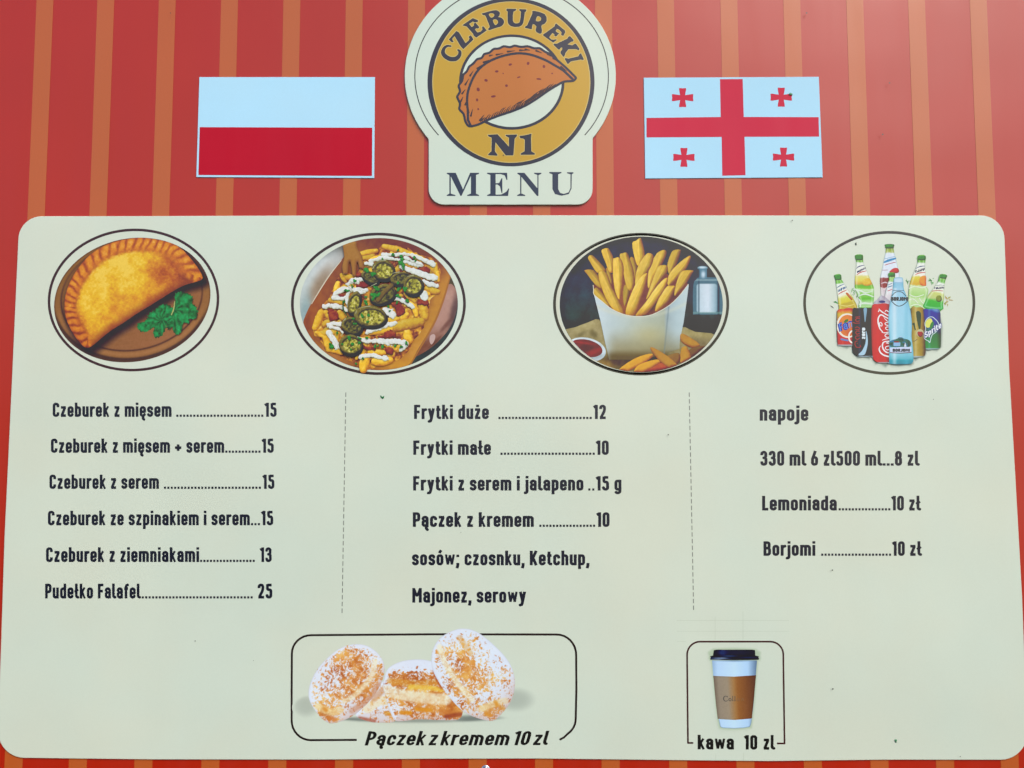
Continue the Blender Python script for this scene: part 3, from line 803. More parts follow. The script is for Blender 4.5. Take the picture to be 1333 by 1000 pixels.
# ------------------------------------------------------------------ 1: fried turnover on a wooden board
pic = Picture('food_picture', 55, 290, 5.0, label='oval picture of a fried half-moon turnover with parsley on a round wooden board')
PH = f_ell(586, 503, 513, 400, -12)
TO = catmull([(145, 540), (150, 480), (170, 410), (205, 340), (250, 275), (310, 210), (385, 160), (470, 125), (560, 105), (650, 98), (740, 108), (830, 130), (900, 165), (960, 225), (1010, 290), (1045, 360), (1000, 385), (930, 405), (860, 440), (780, 490), (700, 540), (610, 595), (530, 650), (450, 700), (380, 755), (320, 805), (280, 812), (240, 775), (200, 720), (165, 650), (148, 590)], 3)
fTO = f_poly(TO)
def c_wood(X, Y, D):
    e = f_ell(582, 480, 462, 350, -10)(X, Y)
    base = ramp(np.clip(0.5 + (X - 586) / 1600 + (Y - 503) / 1500 + 0.30 * (fbm(X * 0.35 + Y * .1, Y * 2.2, 26, 3) - .5), 0, 1), [(0, (126, 88, 52)), (.45, (140, 95, 62)), (1, (158, 106, 74))])
    rim = np.clip(e / 14, 0, 1)
    base = mix(base, (146, 104, 62), rim * .55)
    base = mix(base, (66, 44, 48), .75 * np.exp(-(e / 6.0) ** 2) * (0.45 + .55 * smooth((Y - 300) / 300)))
    base = mix(base, (176, 124, 82), .5 * np.exp(-((e - 24) / 12.0) ** 2) * smooth((Y - 500) / 200))
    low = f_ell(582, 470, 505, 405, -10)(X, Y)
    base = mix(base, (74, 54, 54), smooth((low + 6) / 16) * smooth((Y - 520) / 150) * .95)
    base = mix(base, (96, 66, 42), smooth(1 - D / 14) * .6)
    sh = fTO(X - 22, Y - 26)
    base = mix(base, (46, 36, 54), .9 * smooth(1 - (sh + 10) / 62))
    return base + (10 * (fbm(X, Y, 8, 4) - .5))[:, None]
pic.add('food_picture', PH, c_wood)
ring1 = oval_ring(594, 503, 550, 456, 8.4, -3, (72, 54, 60), (55, 290), 5.0, pic.root)
fIN = f_smooth([(222, 560), (222, 520), (250, 440), (288, 368), (335, 305), (400, 252), (470, 214), (560, 190), (680, 186), (775, 200), (845, 238), (888, 290), (905, 335), (985, 378), (930, 415), (860, 450), (780, 500), (700, 550), (610, 605), (530, 660), (450, 710), (380, 765), (330, 800), (300, 740), (275, 680), (240, 620)], 3)
# position along the curved edge, for the crimps
_TP = TO[np.linspace(0, len(TO) - 1, len(TO)).astype(int)]
_seg = np.hypot(*np.diff(np.vstack([TO, TO[:1]]), axis=0).T); _cum = np.concatenate([[0], np.cumsum(_seg)])[:-1]
def arcpos(X, Y):
    out = np.zeros(len(X)); best = np.full(len(X), 1e18)
    for (x, y), s in zip(TO, _cum):
        d = (X - x) ** 2 + (Y - y) ** 2
        m = d < best; best[m] = d[m]; out[m] = s
    # refine by the nearest segment's direction
    i = np.searchsorted(_cum, out, side='right') - 1
    nx = TO[(i + 1) % len(TO)] - TO[i - 1]
    L = np.hypot(nx[:, 0], nx[:, 1]) + 1e-9
    return out + ((X - TO[i][:, 0]) * nx[:, 0] + (Y - TO[i][:, 1]) * nx[:, 1]) / L
def c_turn(X, Y, D):
    inn = fIN(X, Y)
    n1, n2 = fbm(X, Y, 60, 1), fbm(X, Y, 13, 8)
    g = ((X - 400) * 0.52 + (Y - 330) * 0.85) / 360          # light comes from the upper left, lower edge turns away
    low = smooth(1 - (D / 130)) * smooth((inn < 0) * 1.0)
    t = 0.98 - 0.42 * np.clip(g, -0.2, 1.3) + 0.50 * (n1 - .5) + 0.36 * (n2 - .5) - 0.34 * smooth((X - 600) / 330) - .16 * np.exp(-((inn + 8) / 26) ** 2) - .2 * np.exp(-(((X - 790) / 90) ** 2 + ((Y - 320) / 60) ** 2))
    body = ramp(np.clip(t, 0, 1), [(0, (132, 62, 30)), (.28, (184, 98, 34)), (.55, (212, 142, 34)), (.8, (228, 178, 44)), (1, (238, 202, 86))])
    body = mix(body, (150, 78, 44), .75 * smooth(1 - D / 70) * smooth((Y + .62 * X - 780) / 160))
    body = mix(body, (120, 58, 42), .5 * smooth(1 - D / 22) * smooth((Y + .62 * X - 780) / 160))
    s = arcpos(X, Y)
    ph = s / 58.0 + 0.45 * np.sin(s / 130.0) + D / 150.0 + .6 * (fbm(X, Y, 60, 9) - .5)
    rg = 0.5 + 0.5 * np.sin(ph * 2 * math.pi)
    rg = 1 - (1 - rg) ** 2.2
    u = np.clip(D / 92, 0, 1)
    amp = np.sin(np.clip(u * 1.1 + .12, 0, 1) * math.pi) ** .6
    tt = .52 + .46 * (rg - .5) * amp + .35 * (fbm(X, Y, 16, 12) - .5) - .22 * np.exp(-D / 7) + .12 * smooth((500 - Y) / 500) - .1 * smooth((Y - 560) / 200)
    cr = ramp(np.clip(tt, 0, 1), [(0, (104, 46, 30)), (.3, (158, 78, 38)), (.55, (198, 112, 46)), (.8, (222, 148, 58)), (1, (236, 184, 100))])
    w = smooth((-inn + 12) / 30 + .5 * (n2 - .5))
    out = body * w[:, None] + cr * (1 - w)[:, None]
    out = mix(out, (150, 84, 34), .35 * np.exp(-((inn - 6) / 12) ** 2) * (1 - rg))
    return out + (16 * (fbm(X, Y, 4, 20) - .5))[:, None]
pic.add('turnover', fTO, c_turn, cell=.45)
def c_leaf(cx, cy, seed):
    def c(X, Y, D):
        a = np.arctan2(Y - cy, X - cx)
        r = np.hypot(X - cx, Y - cy)
        v = 0.5 + .5 * np.cos(a * 9 + 2.5 * (fbm(X, Y, 40, seed) - .5) * 4)
        t = .45 + .38 * (v - .5) + .7 * (fbm(X, Y, 18, seed + 3) - .5) - .3 * np.exp(-D / 5) - .25 * smooth(1 - r / 40)
        return ramp(np.clip(t, 0, 1), [(0, (12, 66, 52)), (.4, (16, 122, 70)), (.75, (34, 158, 92)), (1, (96, 196, 130))])
    return c
def lobed(pts, seed, amp=7, k=6):
    P = catmull(pts, k); rng = np.random.RandomState(seed)
    c = P.mean(0); out = []
    for i, p in enumerate(P):
        d = p - c; out.append(p + d / np.linalg.norm(d) * amp * (math.sin(i * 1.9) * .7 + rng.uniform(-.6, .6)))
    return f_poly(out)
LA = [(865, 465), (895, 448), (930, 455), (968, 470), (982, 500), (975, 525), (1000, 545), (1012, 590), (1000, 625), (962, 630), (955, 655), (918, 655), (908, 705), (880, 728), (855, 712), (845, 680), (820, 698), (805, 670), (800, 640), (850, 560), (862, 520)]
LB = [(765, 540), (800, 528), (840, 545), (858, 575), (850, 620), (810, 650), (800, 700), (770, 740), (735, 748), (722, 715), (730, 680), (690, 705), (655, 712), (620, 690), (622, 655), (660, 645), (680, 625), (695, 595), (730, 568)]
def c_lshadow(X, Y, D): return c_wood(X, Y, D * 0 + 99) * (1 - .45 * smooth(D / 16))[:, None]
pic.add('parsley_shadow', f_poly(np.array(catmull(LA, 4)) + [8, 14]), c_lshadow)
pic.add('parsley_leaf', lobed(LA, 1), c_leaf(862, 560, 2), label='larger parsley sprig on the right')
pic.add('parsley_leaf', lobed(LB, 2), c_leaf(775, 630, 6), label='smaller parsley sprig on the left')
pic.add('parsley_stem', f_stroke([(840, 600), (856, 560), (862, 512)], [3, 4, 2.5], 3), (170, 176, 110))

# ------------------------------------------------------------------ 2: loaded fries in a paper tray
pic = Picture('food_picture', 370, 295, 5.0, label='oval picture of fries with white sauce and green jalapeno rings in a brown tray')
PH = f_ell(616, 505, 514, 430)
pic.add('food_picture', PH, blobs((120, 96, 78), [(300, 160, 150, 50, -30, (60, 60, 56), .9), (190, 400, 170, 300, 25, (196, 208, 208), 1), (280, 250, 130, 60, -35, (206, 214, 216), .9), (230, 400, 60, 170, 28, (142, 112, 84), .75), (135, 560, 40, 130, 5, (150, 176, 180), .9), (215, 470, 12, 150, 28, (222, 216, 196), .7),
    (1090, 560, 70, 420, 0, (58, 72, 78), .9), (960, 850, 220, 130, -40, (44, 60, 64), .95), (1090, 380, 60, 90, 0, (96, 84, 56), .8)], 10, 30, 2))
ring2 = oval_ring(613, 503, 560, 454, 9, 0, (72, 58, 58), (370, 295), 5.0, pic.root)
fH = f_and(f_smooth([(1090, 375), (1120, 420), (1128, 500), (1110, 590), (1070, 670), (1010, 740), (940, 800), (850, 850), (800, 860), (850, 760), (960, 620), (1020, 480), (1060, 390)], 4), PH)
pic.add('hand', fH, blobs((158, 118, 104), [(1060, 480, 60, 110, 20, (190, 150, 136), .9), (1010, 600, 90, 70, -50, (184, 142, 128), .9), (1110, 560, 30, 140, 10, (96, 74, 76), .85), (900, 800, 130, 40, -40, (124, 76, 60), .9), (1055, 640, 60, 14, -50, (112, 74, 68), .8), (985, 750, 60, 12, -45, (104, 68, 62), .7)], 8, 24, 5))
pic.add('fingernail', f_smooth([(950, 712), (972, 700), (984, 715), (976, 745), (958, 768), (946, 745)], 4), (196, 166, 158))
fT = f_and(f_smooth([(375, 215), (290, 320), (215, 440), (155, 540), (122, 640), (160, 720), (240, 800), (350, 870), (480, 925), (620, 940), (760, 925), (820, 890), (870, 800), (930, 700), (985, 600), (1030, 480), (1065, 380), (1082, 305), (1000, 215), (880, 135), (760, 92), (620, 72), (500, 84), (440, 120)], 3), f_grow(PH, -1))
pic.add('paper_tray', fT, blobs((152, 92, 52), [(780, 130, 330, 70, 12, (120, 70, 58), .95), (1000, 260, 90, 110, 40, (140, 84, 60), .8), (1010, 470, 60, 230, 22, (196, 138, 66), 1), (890, 740, 70, 220, 30, (206, 150, 70), 1), (760, 900, 160, 46, -8, (204, 146, 58), 1), (220, 520, 60, 240, 28, (168, 98, 46), .9), (150, 640, 26, 80, 10, (140, 78, 44), .8), (300, 830, 150, 30, 32, (178, 120, 70), .9), (560, 500, 330, 300, 0, (120, 70, 36), .85)], 9, 26, 7))
pic.add('tray_edge', f_and(f_stroke([(1082, 318), (1060, 400), (1028, 500), (985, 610), (930, 712), (872, 812), (820, 900)], [3, 5, 6, 6, 6, 5, 4], 3), PH), (166, 112, 58))
pic.add('tray_edge', f_stroke([(372, 220), (300, 310), (225, 425), (178, 505)], [2, 3, 3, 2], 3), (214, 206, 184))
random.seed(11)
def fry(p, q, w, tone=0.0, sq=.82):
    f = f_stroke([p, ((p[0] + q[0]) / 2 + random.uniform(-5, 5), (p[1] + q[1]) / 2 + random.uniform(-5, 5)), q], [w * sq, w, w * sq * .9], 3)
    k = 1 + tone
    c = lambda *v: tuple(min(255, x * k) for x in v)
    pic.add('fry', f, puff(f, w * 1.0, c(178, 112, 28), c(232, 184, 54), c(250, 224, 126), grain=.28, s=14, seed=random.randint(0, 40)), cell=.7)
fm = f_wob(f_smooth([(640, 120), (760, 130), (900, 190), (1000, 240), (1015, 340), (1000, 430), (950, 480), (940, 600), (900, 660), (840, 760), (780, 840), (690, 880), (560, 925), (490, 920), (400, 860), (290, 820), (250, 750), (190, 690), (200, 600), (250, 520), (310, 430), (340, 350), (400, 310), (470, 300), (510, 220), (500, 165), (600, 150)], 4), 14, 40, 3)
pic.add('fries_heap', fm, lambda X, Y, D: ramp(np.clip(.42 + 1.5 * (fbm(X + 30 * fbm(X, Y, 50, 6), Y, 34, 2) - .5) + .5 * (fbm(X, Y, 9, 8) - .5), 0, 1), [(0, (84, 40, 22)), (.3, (150, 84, 30)), (.6, (206, 142, 40)), (.85, (226, 178, 74)), (1, (236, 206, 130))]))
rr = random.Random(8)
for k in range(34):
    x, y = rr.uniform(230, 960), rr.uniform(170, 860)
    if fm(np.array([x]), np.array([y]))[0] > -34: continue
    a = rr.choice([-.5, .2, .9, 1.6, 2.3]) + rr.uniform(-.35, .35); L = rr.uniform(34, 60)
    fry((x - L * math.cos(a), y - L * math.sin(a)), (x + L * math.cos(a), y + L * math.sin(a)), rr.uniform(15, 21), rr.uniform(-.28, .02))
back = [((500, 178), (600, 158), 19), ((520, 205), (580, 190), 18), ((650, 130), (825, 180), 21), ((820, 180), (940, 235), 20), ((620, 205), (560, 225), 20), ((700, 190), (620, 195), 16), ((960, 262), (1000, 320), 24), ((985, 245), (990, 300), 15), ((1000, 300), (1006, 352), 16),
        ((930, 405), (1000, 425), 24), ((780, 230), (860, 265), 17), ((380, 320), (440, 335), 18), ((372, 315), (400, 360), 14), ((350, 370), (335, 430), 20), ((350, 420), (440, 380), 22), ((300, 480), (390, 500), 20), ((240, 560), (200, 660), 26), ((270, 560), (330, 640), 22), ((260, 640), (290, 620), 20),
        ((360, 560), (390, 600), 22), ((230, 700), (330, 690), 24), ((210, 690), (260, 720), 14), ((270, 730), (290, 800), 26), ((300, 800), (370, 820), 22), ((330, 780), (350, 700), 22), ((470, 400), (520, 430), 20), ((880, 420), (940, 440), 18), ((900, 520), (915, 590), 33), ((830, 480), (860, 540), 22), ((760, 600), (800, 575), 24),
        ((790, 440), (850, 490), 16), ((845, 530), (860, 580), 18), ((660, 620), (740, 600), 22), ((800, 690), (820, 740), 30), ((700, 660), (890, 620), 36), ((560, 690), (700, 665), 20), ((740, 800), (800, 760), 26), ((590, 880), (690, 870), 30), ((530, 860), (515, 930), 34), ((560, 820), (650, 820), 22), ((660, 770), (730, 800), 14), ((470, 860), (490, 830), 12), ((480, 730), (560, 750), 16), ((700, 470), (760, 450), 18), ((600, 420), (660, 400), 20), ((540, 300), (600, 290), 22), ((860, 330), (900, 380), 22)]
for p, q, w in back:
    fry(p, q, w, random.uniform(-.12, .06))
def sauce(name, f, seed, d, m, l, w=12, cell=.55):
    f = f_wob(f, 8, 18, seed)
    return pic.add(name, f, puff(f, w, d, m, l, grain=.26, s=11, seed=seed, edge=.1), cell=cell)
red = [[(740, 186), (780, 188), (840, 195), (850, 210), (780, 212), (740, 204)], [(480, 365), (530, 360), (552, 385), (520, 400), (470, 392)], [(285, 540), (320, 540), (358, 580), (340, 610), (300, 612), (285, 580)], [(460, 300), (500, 305), (520, 320), (470, 328)], [(690, 500), (740, 500), (785, 545), (770, 575), (735, 580), (725, 530)], [(600, 716), (640, 702), (690, 675), (730, 695), (710, 722), (650, 730)], [(500, 765), (540, 780), (600, 790), (590, 808), (530, 800)], [(870, 270), (930, 262), (945, 280), (940, 302), (890, 292)], [(350, 430), (390, 445), (400, 462), (360, 455)], [(870, 470), (930, 480), (940, 510), (880, 510)], [(680, 780), (720, 800), (700, 835), (650, 815)]]
for i, P in enumerate(red): sauce('chilli_sauce', f_smooth(P, 4), 30 + i, (90, 30, 20), (134, 54, 36), (196, 116, 84))
white = [([(640, 180), (720, 182), (800, 180), (880, 205), (960, 240), (975, 252)], [12, 11, 10, 13, 15, 10]), ([(560, 225), (640, 205), (720, 212), (800, 232), (880, 250), (900, 255)], [9, 11, 9, 11, 13, 9]), ([(760, 265), (840, 290), (920, 318), (985, 335)], [13, 20, 22, 18]), ([(905, 355), (950, 375), (995, 385)], [9, 16, 12]), ([(530, 240), (570, 245)], [10, 12]),
         ([(415, 375), (450, 350), (500, 345), (520, 352)], [12, 16, 15, 9]), ([(330, 440), (380, 410), (460, 410), (545, 415)], [14, 15, 13, 10]), ([(320, 460), (370, 470), (400, 460)], [14, 12, 9]), ([(262, 520), (310, 515), (370, 525), (410, 545)], [13, 16, 13, 8]), ([(420, 430), (405, 480), (425, 530)], [12, 14, 10]), ([(285, 640), (330, 630), (390, 640), (440, 650)], [14, 15, 10, 8]), ([(290, 690), (320, 730), (350, 780)], [17, 18, 14]),
         ([(700, 470), (740, 470), (790, 490), (835, 525)], [10, 13, 14, 10]), ([(650, 540), (690, 560), (705, 580)], [14, 27, 20]), ([(820, 435), (860, 450)], [9, 10]), ([(540, 690), (590, 665), (680, 640), (730, 625)], [15, 18, 14, 9]), ([(470, 725), (540, 745), (640, 745), (740, 750), (790, 765), (760, 800)], [9, 13, 15, 16, 18, 12]), ([(500, 850), (560, 838), (620, 850), (665, 860)], [13, 15, 14, 17]), ([(905, 440), (912, 458)], [26, 24]), ([(600, 260), (640, 240)], [9, 9]), ([(790, 205), (830, 222), (890, 246)], [12, 9, 11]), ([(440, 350), (480, 360)], [15, 12]), ([(425, 395), (480, 430), (520, 425)], [9, 12, 9]), ([(300, 655), (350, 665), (380, 690)], [10, 9, 7]), ([(305, 720), (340, 790)], [12, 12]), ([(560, 680), (620, 668)], [12, 8]), ([(640, 760), (700, 775)], [7, 5]), ([(460, 450), (480, 425)], [9, 9])]
for i, (P, R) in enumerate(white): sauce('white_sauce', f_stroke(P, R, 4), 50 + i, (186, 186, 158), (218, 222, 216), (240, 243, 242))
def jal(cx, cy, a, b, rot, kind=0, seed=0):
    f = f_wob(f_ell(cx, cy, a, b, rot), 4, 40, seed)
    g = f_ell(cx + a * .08, cy + b * .08, a * .76, b * .72, rot)
    def c(X, Y, D):
        out = puff(f, 16, (44, 42, 22), (108, 98, 46), (180, 168, 112), seed=seed, grain=.24)(X, Y, D)
        d = g(X, Y)
        n = fbm(X, Y, 11, seed + 4)
        inner = ramp(np.clip(n * 1.5 - .25, 0, 1), [(0, (70, 62, 22)), (.35, (128, 122, 40)), (.6, (176, 170, 70)), (1, (232, 224, 150))])
        if kind == 1: inner = inner * .62
        out = out * (1 - smooth(-d / 7 + .3))[:, None] + inner * smooth(-d / 7 + .3)[:, None]
        return mix(out, (34, 30, 18), .7 * np.exp(-((d - 2) / 5) ** 2) * smooth((cy - Y) / (b * .6) + .5))
    sh = f_ell(cx + 5, cy + 13, a + 3, b + 3, rot)
    pic.add('jalapeno_shadow', sh, (60, 46, 24))
    pic.add('jalapeno_slice', f, c, cell=.5)
for i, a in enumerate([(560, 330, 62, 36, 28, 1), (645, 282, 74, 66, 20, 0), (760, 338, 70, 42, -10, 1), (838, 380, 66, 68, 20, 0), (640, 440, 88, 62, -20, 1), (455, 495, 40, 76, 18, 0), (440, 645, 70, 54, 22, 1), (560, 585, 108, 70, 5, 0), (432, 768, 76, 66, 10, 0)]): jal(*a, seed=70 + i)
f = f_stroke([(612, 480), (650, 430), (700, 385)], [16, 17, 15], 3)
pic.add('jalapeno_slice', f, puff(f, 14, (60, 46, 20), (112, 92, 42), (160, 138, 76), seed=4), label='curved strip of jalapeno')
ff = f_sub(f_smooth([(382, 125), (400, 108), (465, 97), (478, 140), (505, 190), (521, 262), (514, 277), (490, 268), (482, 238), (472, 240), (468, 318), (456, 324), (444, 310), (436, 250), (428, 228), (420, 244), (415, 305), (398, 312), (384, 306), (378, 258), (390, 200)], 3), f_ell(426, 262, 7, 24, 5), f_ell(478, 258, 6, 22, -5))
ff = f_and(ff, PH)
pic.add('wooden_fork', ff, puff(ff, 22, (120, 78, 38), (162, 114, 62), (188, 146, 92), grain=.08))
random.seed(5)
glints = [f_stroke([(x, y), (x + dx, y + dy)], [1, 2.6, 1][:2]) for x, y, dx, dy in ((600, 226, 60, -6), (590, 250, -14, 24), (420, 440, 26, -22), (470, 545, -4, 20), (500, 527, 60, -10), (370, 715, 10, -14), (800, 325, 40, -6), (700, 305, 50, -10), (560, 390, 40, -20), (380, 620, 20, -20))]
pic.add('glint', f_or(*glints), (176, 176, 140), cell=.45, kind='stuff')
herbs = [(540, 290, 30), (575, 310, 26), (765, 230, 30), (760, 190, 16), (770, 265, 22), (705, 185, 14), (740, 155, 10), (850, 212, 18), (640, 210, 10), (458, 352, 18), (408, 420, 18), (445, 388, 12), (740, 365, 16), (745, 410, 20), (790, 405, 22), (600, 410, 28), (590, 445, 30), (530, 460, 16), (530, 495, 20), (575, 470, 20), (610, 440, 20), (745, 455, 18), (800, 480, 26), (680, 520, 14), (735, 495, 12), (685, 550, 10), (540, 620, 16), (455, 600, 14), (550, 575, 16), (510, 580, 18), (460, 635, 14), (385, 490, 12), (310, 775, 24), (345, 692, 12), (420, 730, 20), (440, 765, 18), (485, 760, 16), (435, 800, 12), (540, 718, 14), (600, 778, 18), (640, 780, 22), (725, 775, 14), (765, 782, 16), (797, 762, 14), (512, 858, 12), (470, 895, 14), (490, 730, 14), (380, 765, 12)]
for x, y, r in herbs:
    fs = []
    for k in range(3 + r // 10):
        a = random.uniform(0, 6.28); d = random.uniform(0, r * .7)
        fs.append(f_ell(x + d * math.cos(a), y + d * math.sin(a), random.uniform(.3, .6) * r * .8 + 2, random.uniform(.25, .4) * r * .8 + 2, random.uniform(0, 180)))
    f = f_or(*fs)
    pic.add('herb_bit', f, puff(f, 6, (10, 72, 26), (36, 132, 54), (110, 190, 104), seed=int(x) % 60, grain=.3, s=7), cell=.6)
f = f_stroke([(385, 490), (385, 540), (415, 590)], [4, 4, 3], 3); pic.add('herb_bit', f, (22, 96, 54))

# ------------------------------------------------------------------ 3: plain fries in a white cup
pic = Picture('food_picture', 713, 295, 5.0, label='oval picture of plain fries in a white paper cup beside ketchup and a salt shaker')
PH = f_ell(609, 507, 531, 442)
def c_dark(X, Y, D):
    t = ramp(np.clip((Y - 60) / 640, 0, 1), [(0, (46, 78, 92)), (.35, (42, 68, 86)), (.6, (56, 78, 88)), (.8, (62, 78, 76)), (1, (44, 58, 62))])
    t = mix(t, (26, 46, 62), .5 * smooth(1 - D / 60))
    return t + (22 * (fbm(X, Y, 60, 3) - .5))[:, None] + (9 * (fbm(X, Y, 9, 7) - .5))[:, None]
pic.add('food_picture', PH, c_dark)
ring3a = oval_ring(608, 505, 545.5, 448, 8.6, 0, (214, 216, 198), (713, 295), 5.0, pic.root); ring3a.name = 'oval_border'
ring3 = oval_ring(608, 505, 564, 455, 9.2, 0, (84, 82, 72), (713, 295), 5.0, pic.root)
fk = f_and(f_smooth([(100, 690), (180, 655), (260, 625), (335, 605), (390, 700), (600, 840), (800, 760), (868, 655), (960, 685), (1100, 712), (1060, 860), (900, 960), (600, 1000), (300, 960), (150, 850)], 3), f_grow(PH, -1))
pic.add('kraft_paper', fk, blobs((158, 146, 104), [(250, 650, 80, 30, -20, (184, 172, 124), .8), (300, 700, 30, 20, 40, (116, 106, 74), .8), (220, 700, 40, 14, -30, (120, 110, 76), .6), (960, 700, 110, 18, 8, (176, 162, 112), .8), (620, 880, 260, 60, 0, (62, 52, 34), .9), (430, 880, 90, 40, 10, (96, 72, 40), .8), (1000, 780, 90, 50, 10, (126, 112, 84), .8), (380, 900, 60, 26, 20, (176, 140, 80), .6)], 16, 22, 6))
f = f_and(f_ell(252, 800, 128, 76, 12), f_grow(PH, -1))
pic.add('sauce_bowl', f, blobs((190, 204, 210), [(200, 740, 160, 16, 6, (226, 238, 244), .9), (366, 800, 16, 50, 10, (206, 224, 232), 1), (300, 852, 80, 14, -10, (168, 184, 188), .8)], 3))
f = f_and(f_ell(250, 792, 108, 56, 12), f_grow(PH, -2))
pic.add('ketchup', f, blobs((126, 32, 36), [(260, 790, 50, 30, 0, (100, 22, 30), .9), (300, 815, 60, 18, -20, (170, 62, 62), .7), (220, 755, 90, 8, 8, (162, 70, 70), .8)], 12, 18, 3))
def c_glass(X, Y, D):
    out = C3((92, 122, 136), X)
    d = f_box(968, 372, 1104, 560, 18)(X, Y)
    salt = ramp(np.clip((X - 965) / 145, 0, 1), [(0, (150, 178, 190)), (.15, (196, 214, 224)), (.55, (214, 226, 236)), (.8, (170, 196, 208)), (1, (120, 150, 164))])
    w = smooth(-d / 8 + .4); out = out * (1 - w)[:, None] + salt * w[:, None]
    out = mix(out, (44, 72, 88), .8 * np.exp(-((X - 984) / 4) ** 2) * (Y > 345))
    out = mix(out, (176, 204, 210), .6 * np.exp(-((Y - 348) / 5) ** 2))
    out = mix(out, (30, 56, 66), .7 * np.exp(-((X - 1112) / 7) ** 2))
    out = mix(out, (140, 176, 168), .6 * np.exp(-((Y - 562) / 6) ** 2))
    return out + (10 * (fbm(X, Y, 14, 2) - .5))[:, None]
f = f_and(f_smooth([(968, 345), (985, 332), (1090, 332), (1112, 350), (1136, 420), (1138, 560), (1120, 572), (965, 572), (946, 555), (948, 380)], 4), f_grow(PH, -1))
pic.add('salt_shaker', f, c_glass)
f = f_or(f_ell(1008, 270, 33, 13), f_box(984, 270, 1036, 340, 6))
pic.add('shaker_top', f, blobs((98, 134, 152), [(1006, 266, 30, 8, 0, (206, 226, 236), 1), (1012, 312, 14, 24, 0, (200, 220, 232), .95), (985, 300, 5, 30, 0, (52, 84, 100), .8)], 5))
f = f_poly([(298, 382), (350, 330), (600, 260), (850, 330), (915, 374), (880, 460), (700, 570), (600, 580), (480, 570), (400, 530), (300, 440)])
pic.add('cup_inside', f, blobs((132, 82, 40), [(520, 470, 60, 90, 0, (170, 106, 44), .8), (680, 500, 30, 60, 20, (84, 52, 34), .8), (800, 440, 60, 50, 0, (100, 64, 40), .7)], 14, 20, 2))
fr = [([(535, 210), (560, 205), (585, 260), (580, 330), (550, 330)], -.18), ([(500, 380), (540, 400), (525, 480), (500, 520), (490, 450)], -.2), ([(380, 270), (410, 300), (425, 370), (400, 380)], -.2),
      ([(262, 205), (270, 190), (287, 186), (312, 205), (378, 280), (360, 302), (320, 300), (276, 232)], -.02), ([(350, 165), (362, 146), (387, 140), (403, 152), (430, 215), (428, 290), (402, 300), (380, 245)], .02), ([(550, 110), (575, 92), (597, 76), (611, 86), (632, 196), (592, 260), (566, 205)], .06),
      ([(468, 190), (488, 174), (515, 170), (532, 205), (562, 300), (560, 400), (520, 410), (492, 300)], -.04), ([(778, 255), (796, 190), (818, 155), (862, 150), (864, 172), (826, 275), (792, 312)], -.1), ([(650, 385), (660, 270), (700, 190), (722, 165), (760, 152), (773, 176), (742, 250), (692, 340), (668, 400)], 0),
      ([(568, 360), (585, 265), (632, 190), (660, 172), (690, 194), (672, 262), (622, 340), (582, 392)], -.02), ([(240, 284), (300, 284), (340, 340), (352, 402), (312, 382), (258, 312)], -.08), ([(778, 358), (800, 295), (870, 225), (922, 190), (930, 206), (902, 272), (832, 352), (792, 388)], 0),
      ([(425, 222), (435, 206), (470, 203), (494, 260), (490, 350), (472, 475), (442, 432), (426, 330)], .05), ([(650, 440), (700, 300), (722, 258), (760, 250), (780, 260), (776, 302), (722, 372), (672, 452), (642, 474)], -.03), ([(828, 405), (850, 330), (880, 288), (946, 286), (940, 304), (902, 372), (852, 432), (826, 452)], -.03),
      ([(300, 408), (330, 403), (402, 500), (392, 522), (322, 472), (298, 432)], -.06), ([(330, 310), (342, 292), (365, 290), (390, 315), (422, 400), (492, 540), (482, 572), (432, 548), (380, 470), (342, 372)], .0), ([(698, 545), (722, 470), (772, 394), (800, 385), (829, 388), (826, 412), (790, 482), (724, 548)], .02),
      ([(508, 572), (520, 500), (568, 382), (612, 322), (642, 304), (650, 320), (622, 430), (562, 577)], .05), ([(572, 575), (640, 490), (700, 402), (752, 346), (778, 334), (780, 362), (742, 440), (652, 560), (602, 582)], .07)]
def fries3(P, tone, seed, big=True):
    f = f_grow(f_smooth(P, 3), 0)
    k = 1 + tone; cc = lambda *v: tuple(min(255, x * k) for x in v)
    P = np.array(P, float); ctr = P.mean(0); u, s, vt = np.linalg.svd(P - ctr); ax = vt[0]
    base = puff(f, 26, cc(158, 100, 34), cc(218, 178, 76), cc(246, 222, 136), L=(-.7, -.45), grain=.1, s=26, seed=seed)
    def c(X, Y, D):
        out = base(X, Y, D)
        n = (X - ctr[0]) * -ax[1] + (Y - ctr[1]) * ax[0]; al = (X - ctr[0]) * ax[0] + (Y - ctr[1]) * ax[1]
        sgn = -1 if ax[0] > 0 else 1
        e = smooth((n * (1 if -ax[1] > 0 else -1) - 5) / 5)
        out = out * (1 - .13 * e)[:, None]
        st = fbm(al * .18, n, 7, seed + 3)
        out = out * (1 + .16 * (st - .5))[:, None]
        end = smooth((al * (1 if ax[1] < 0 else -1) - (abs(al).max() - 34)) / 30)
        out = mix(out, (206, 138, 56), .4 * end)
        low = smooth((Y - 500) / 90)
        return mix(out, (168, 106, 36), .5 * low)
    pic.add('fry', f, c, cell=.5)
for i, (P, t) in enumerate(fr): fries3(P, t, 20 + i)
fc = f_poly(list(catmull([(300, 440), (352, 485), (420, 538), (510, 575), (600, 584), (680, 572), (780, 520), (850, 455), (914, 374)], 5, False)) + [(918, 382), (905, 480), (885, 620), (860, 740), (858, 795), (780, 822), (640, 862), (560, 868), (400, 866), (392, 830), (375, 760), (345, 620), (315, 500)])
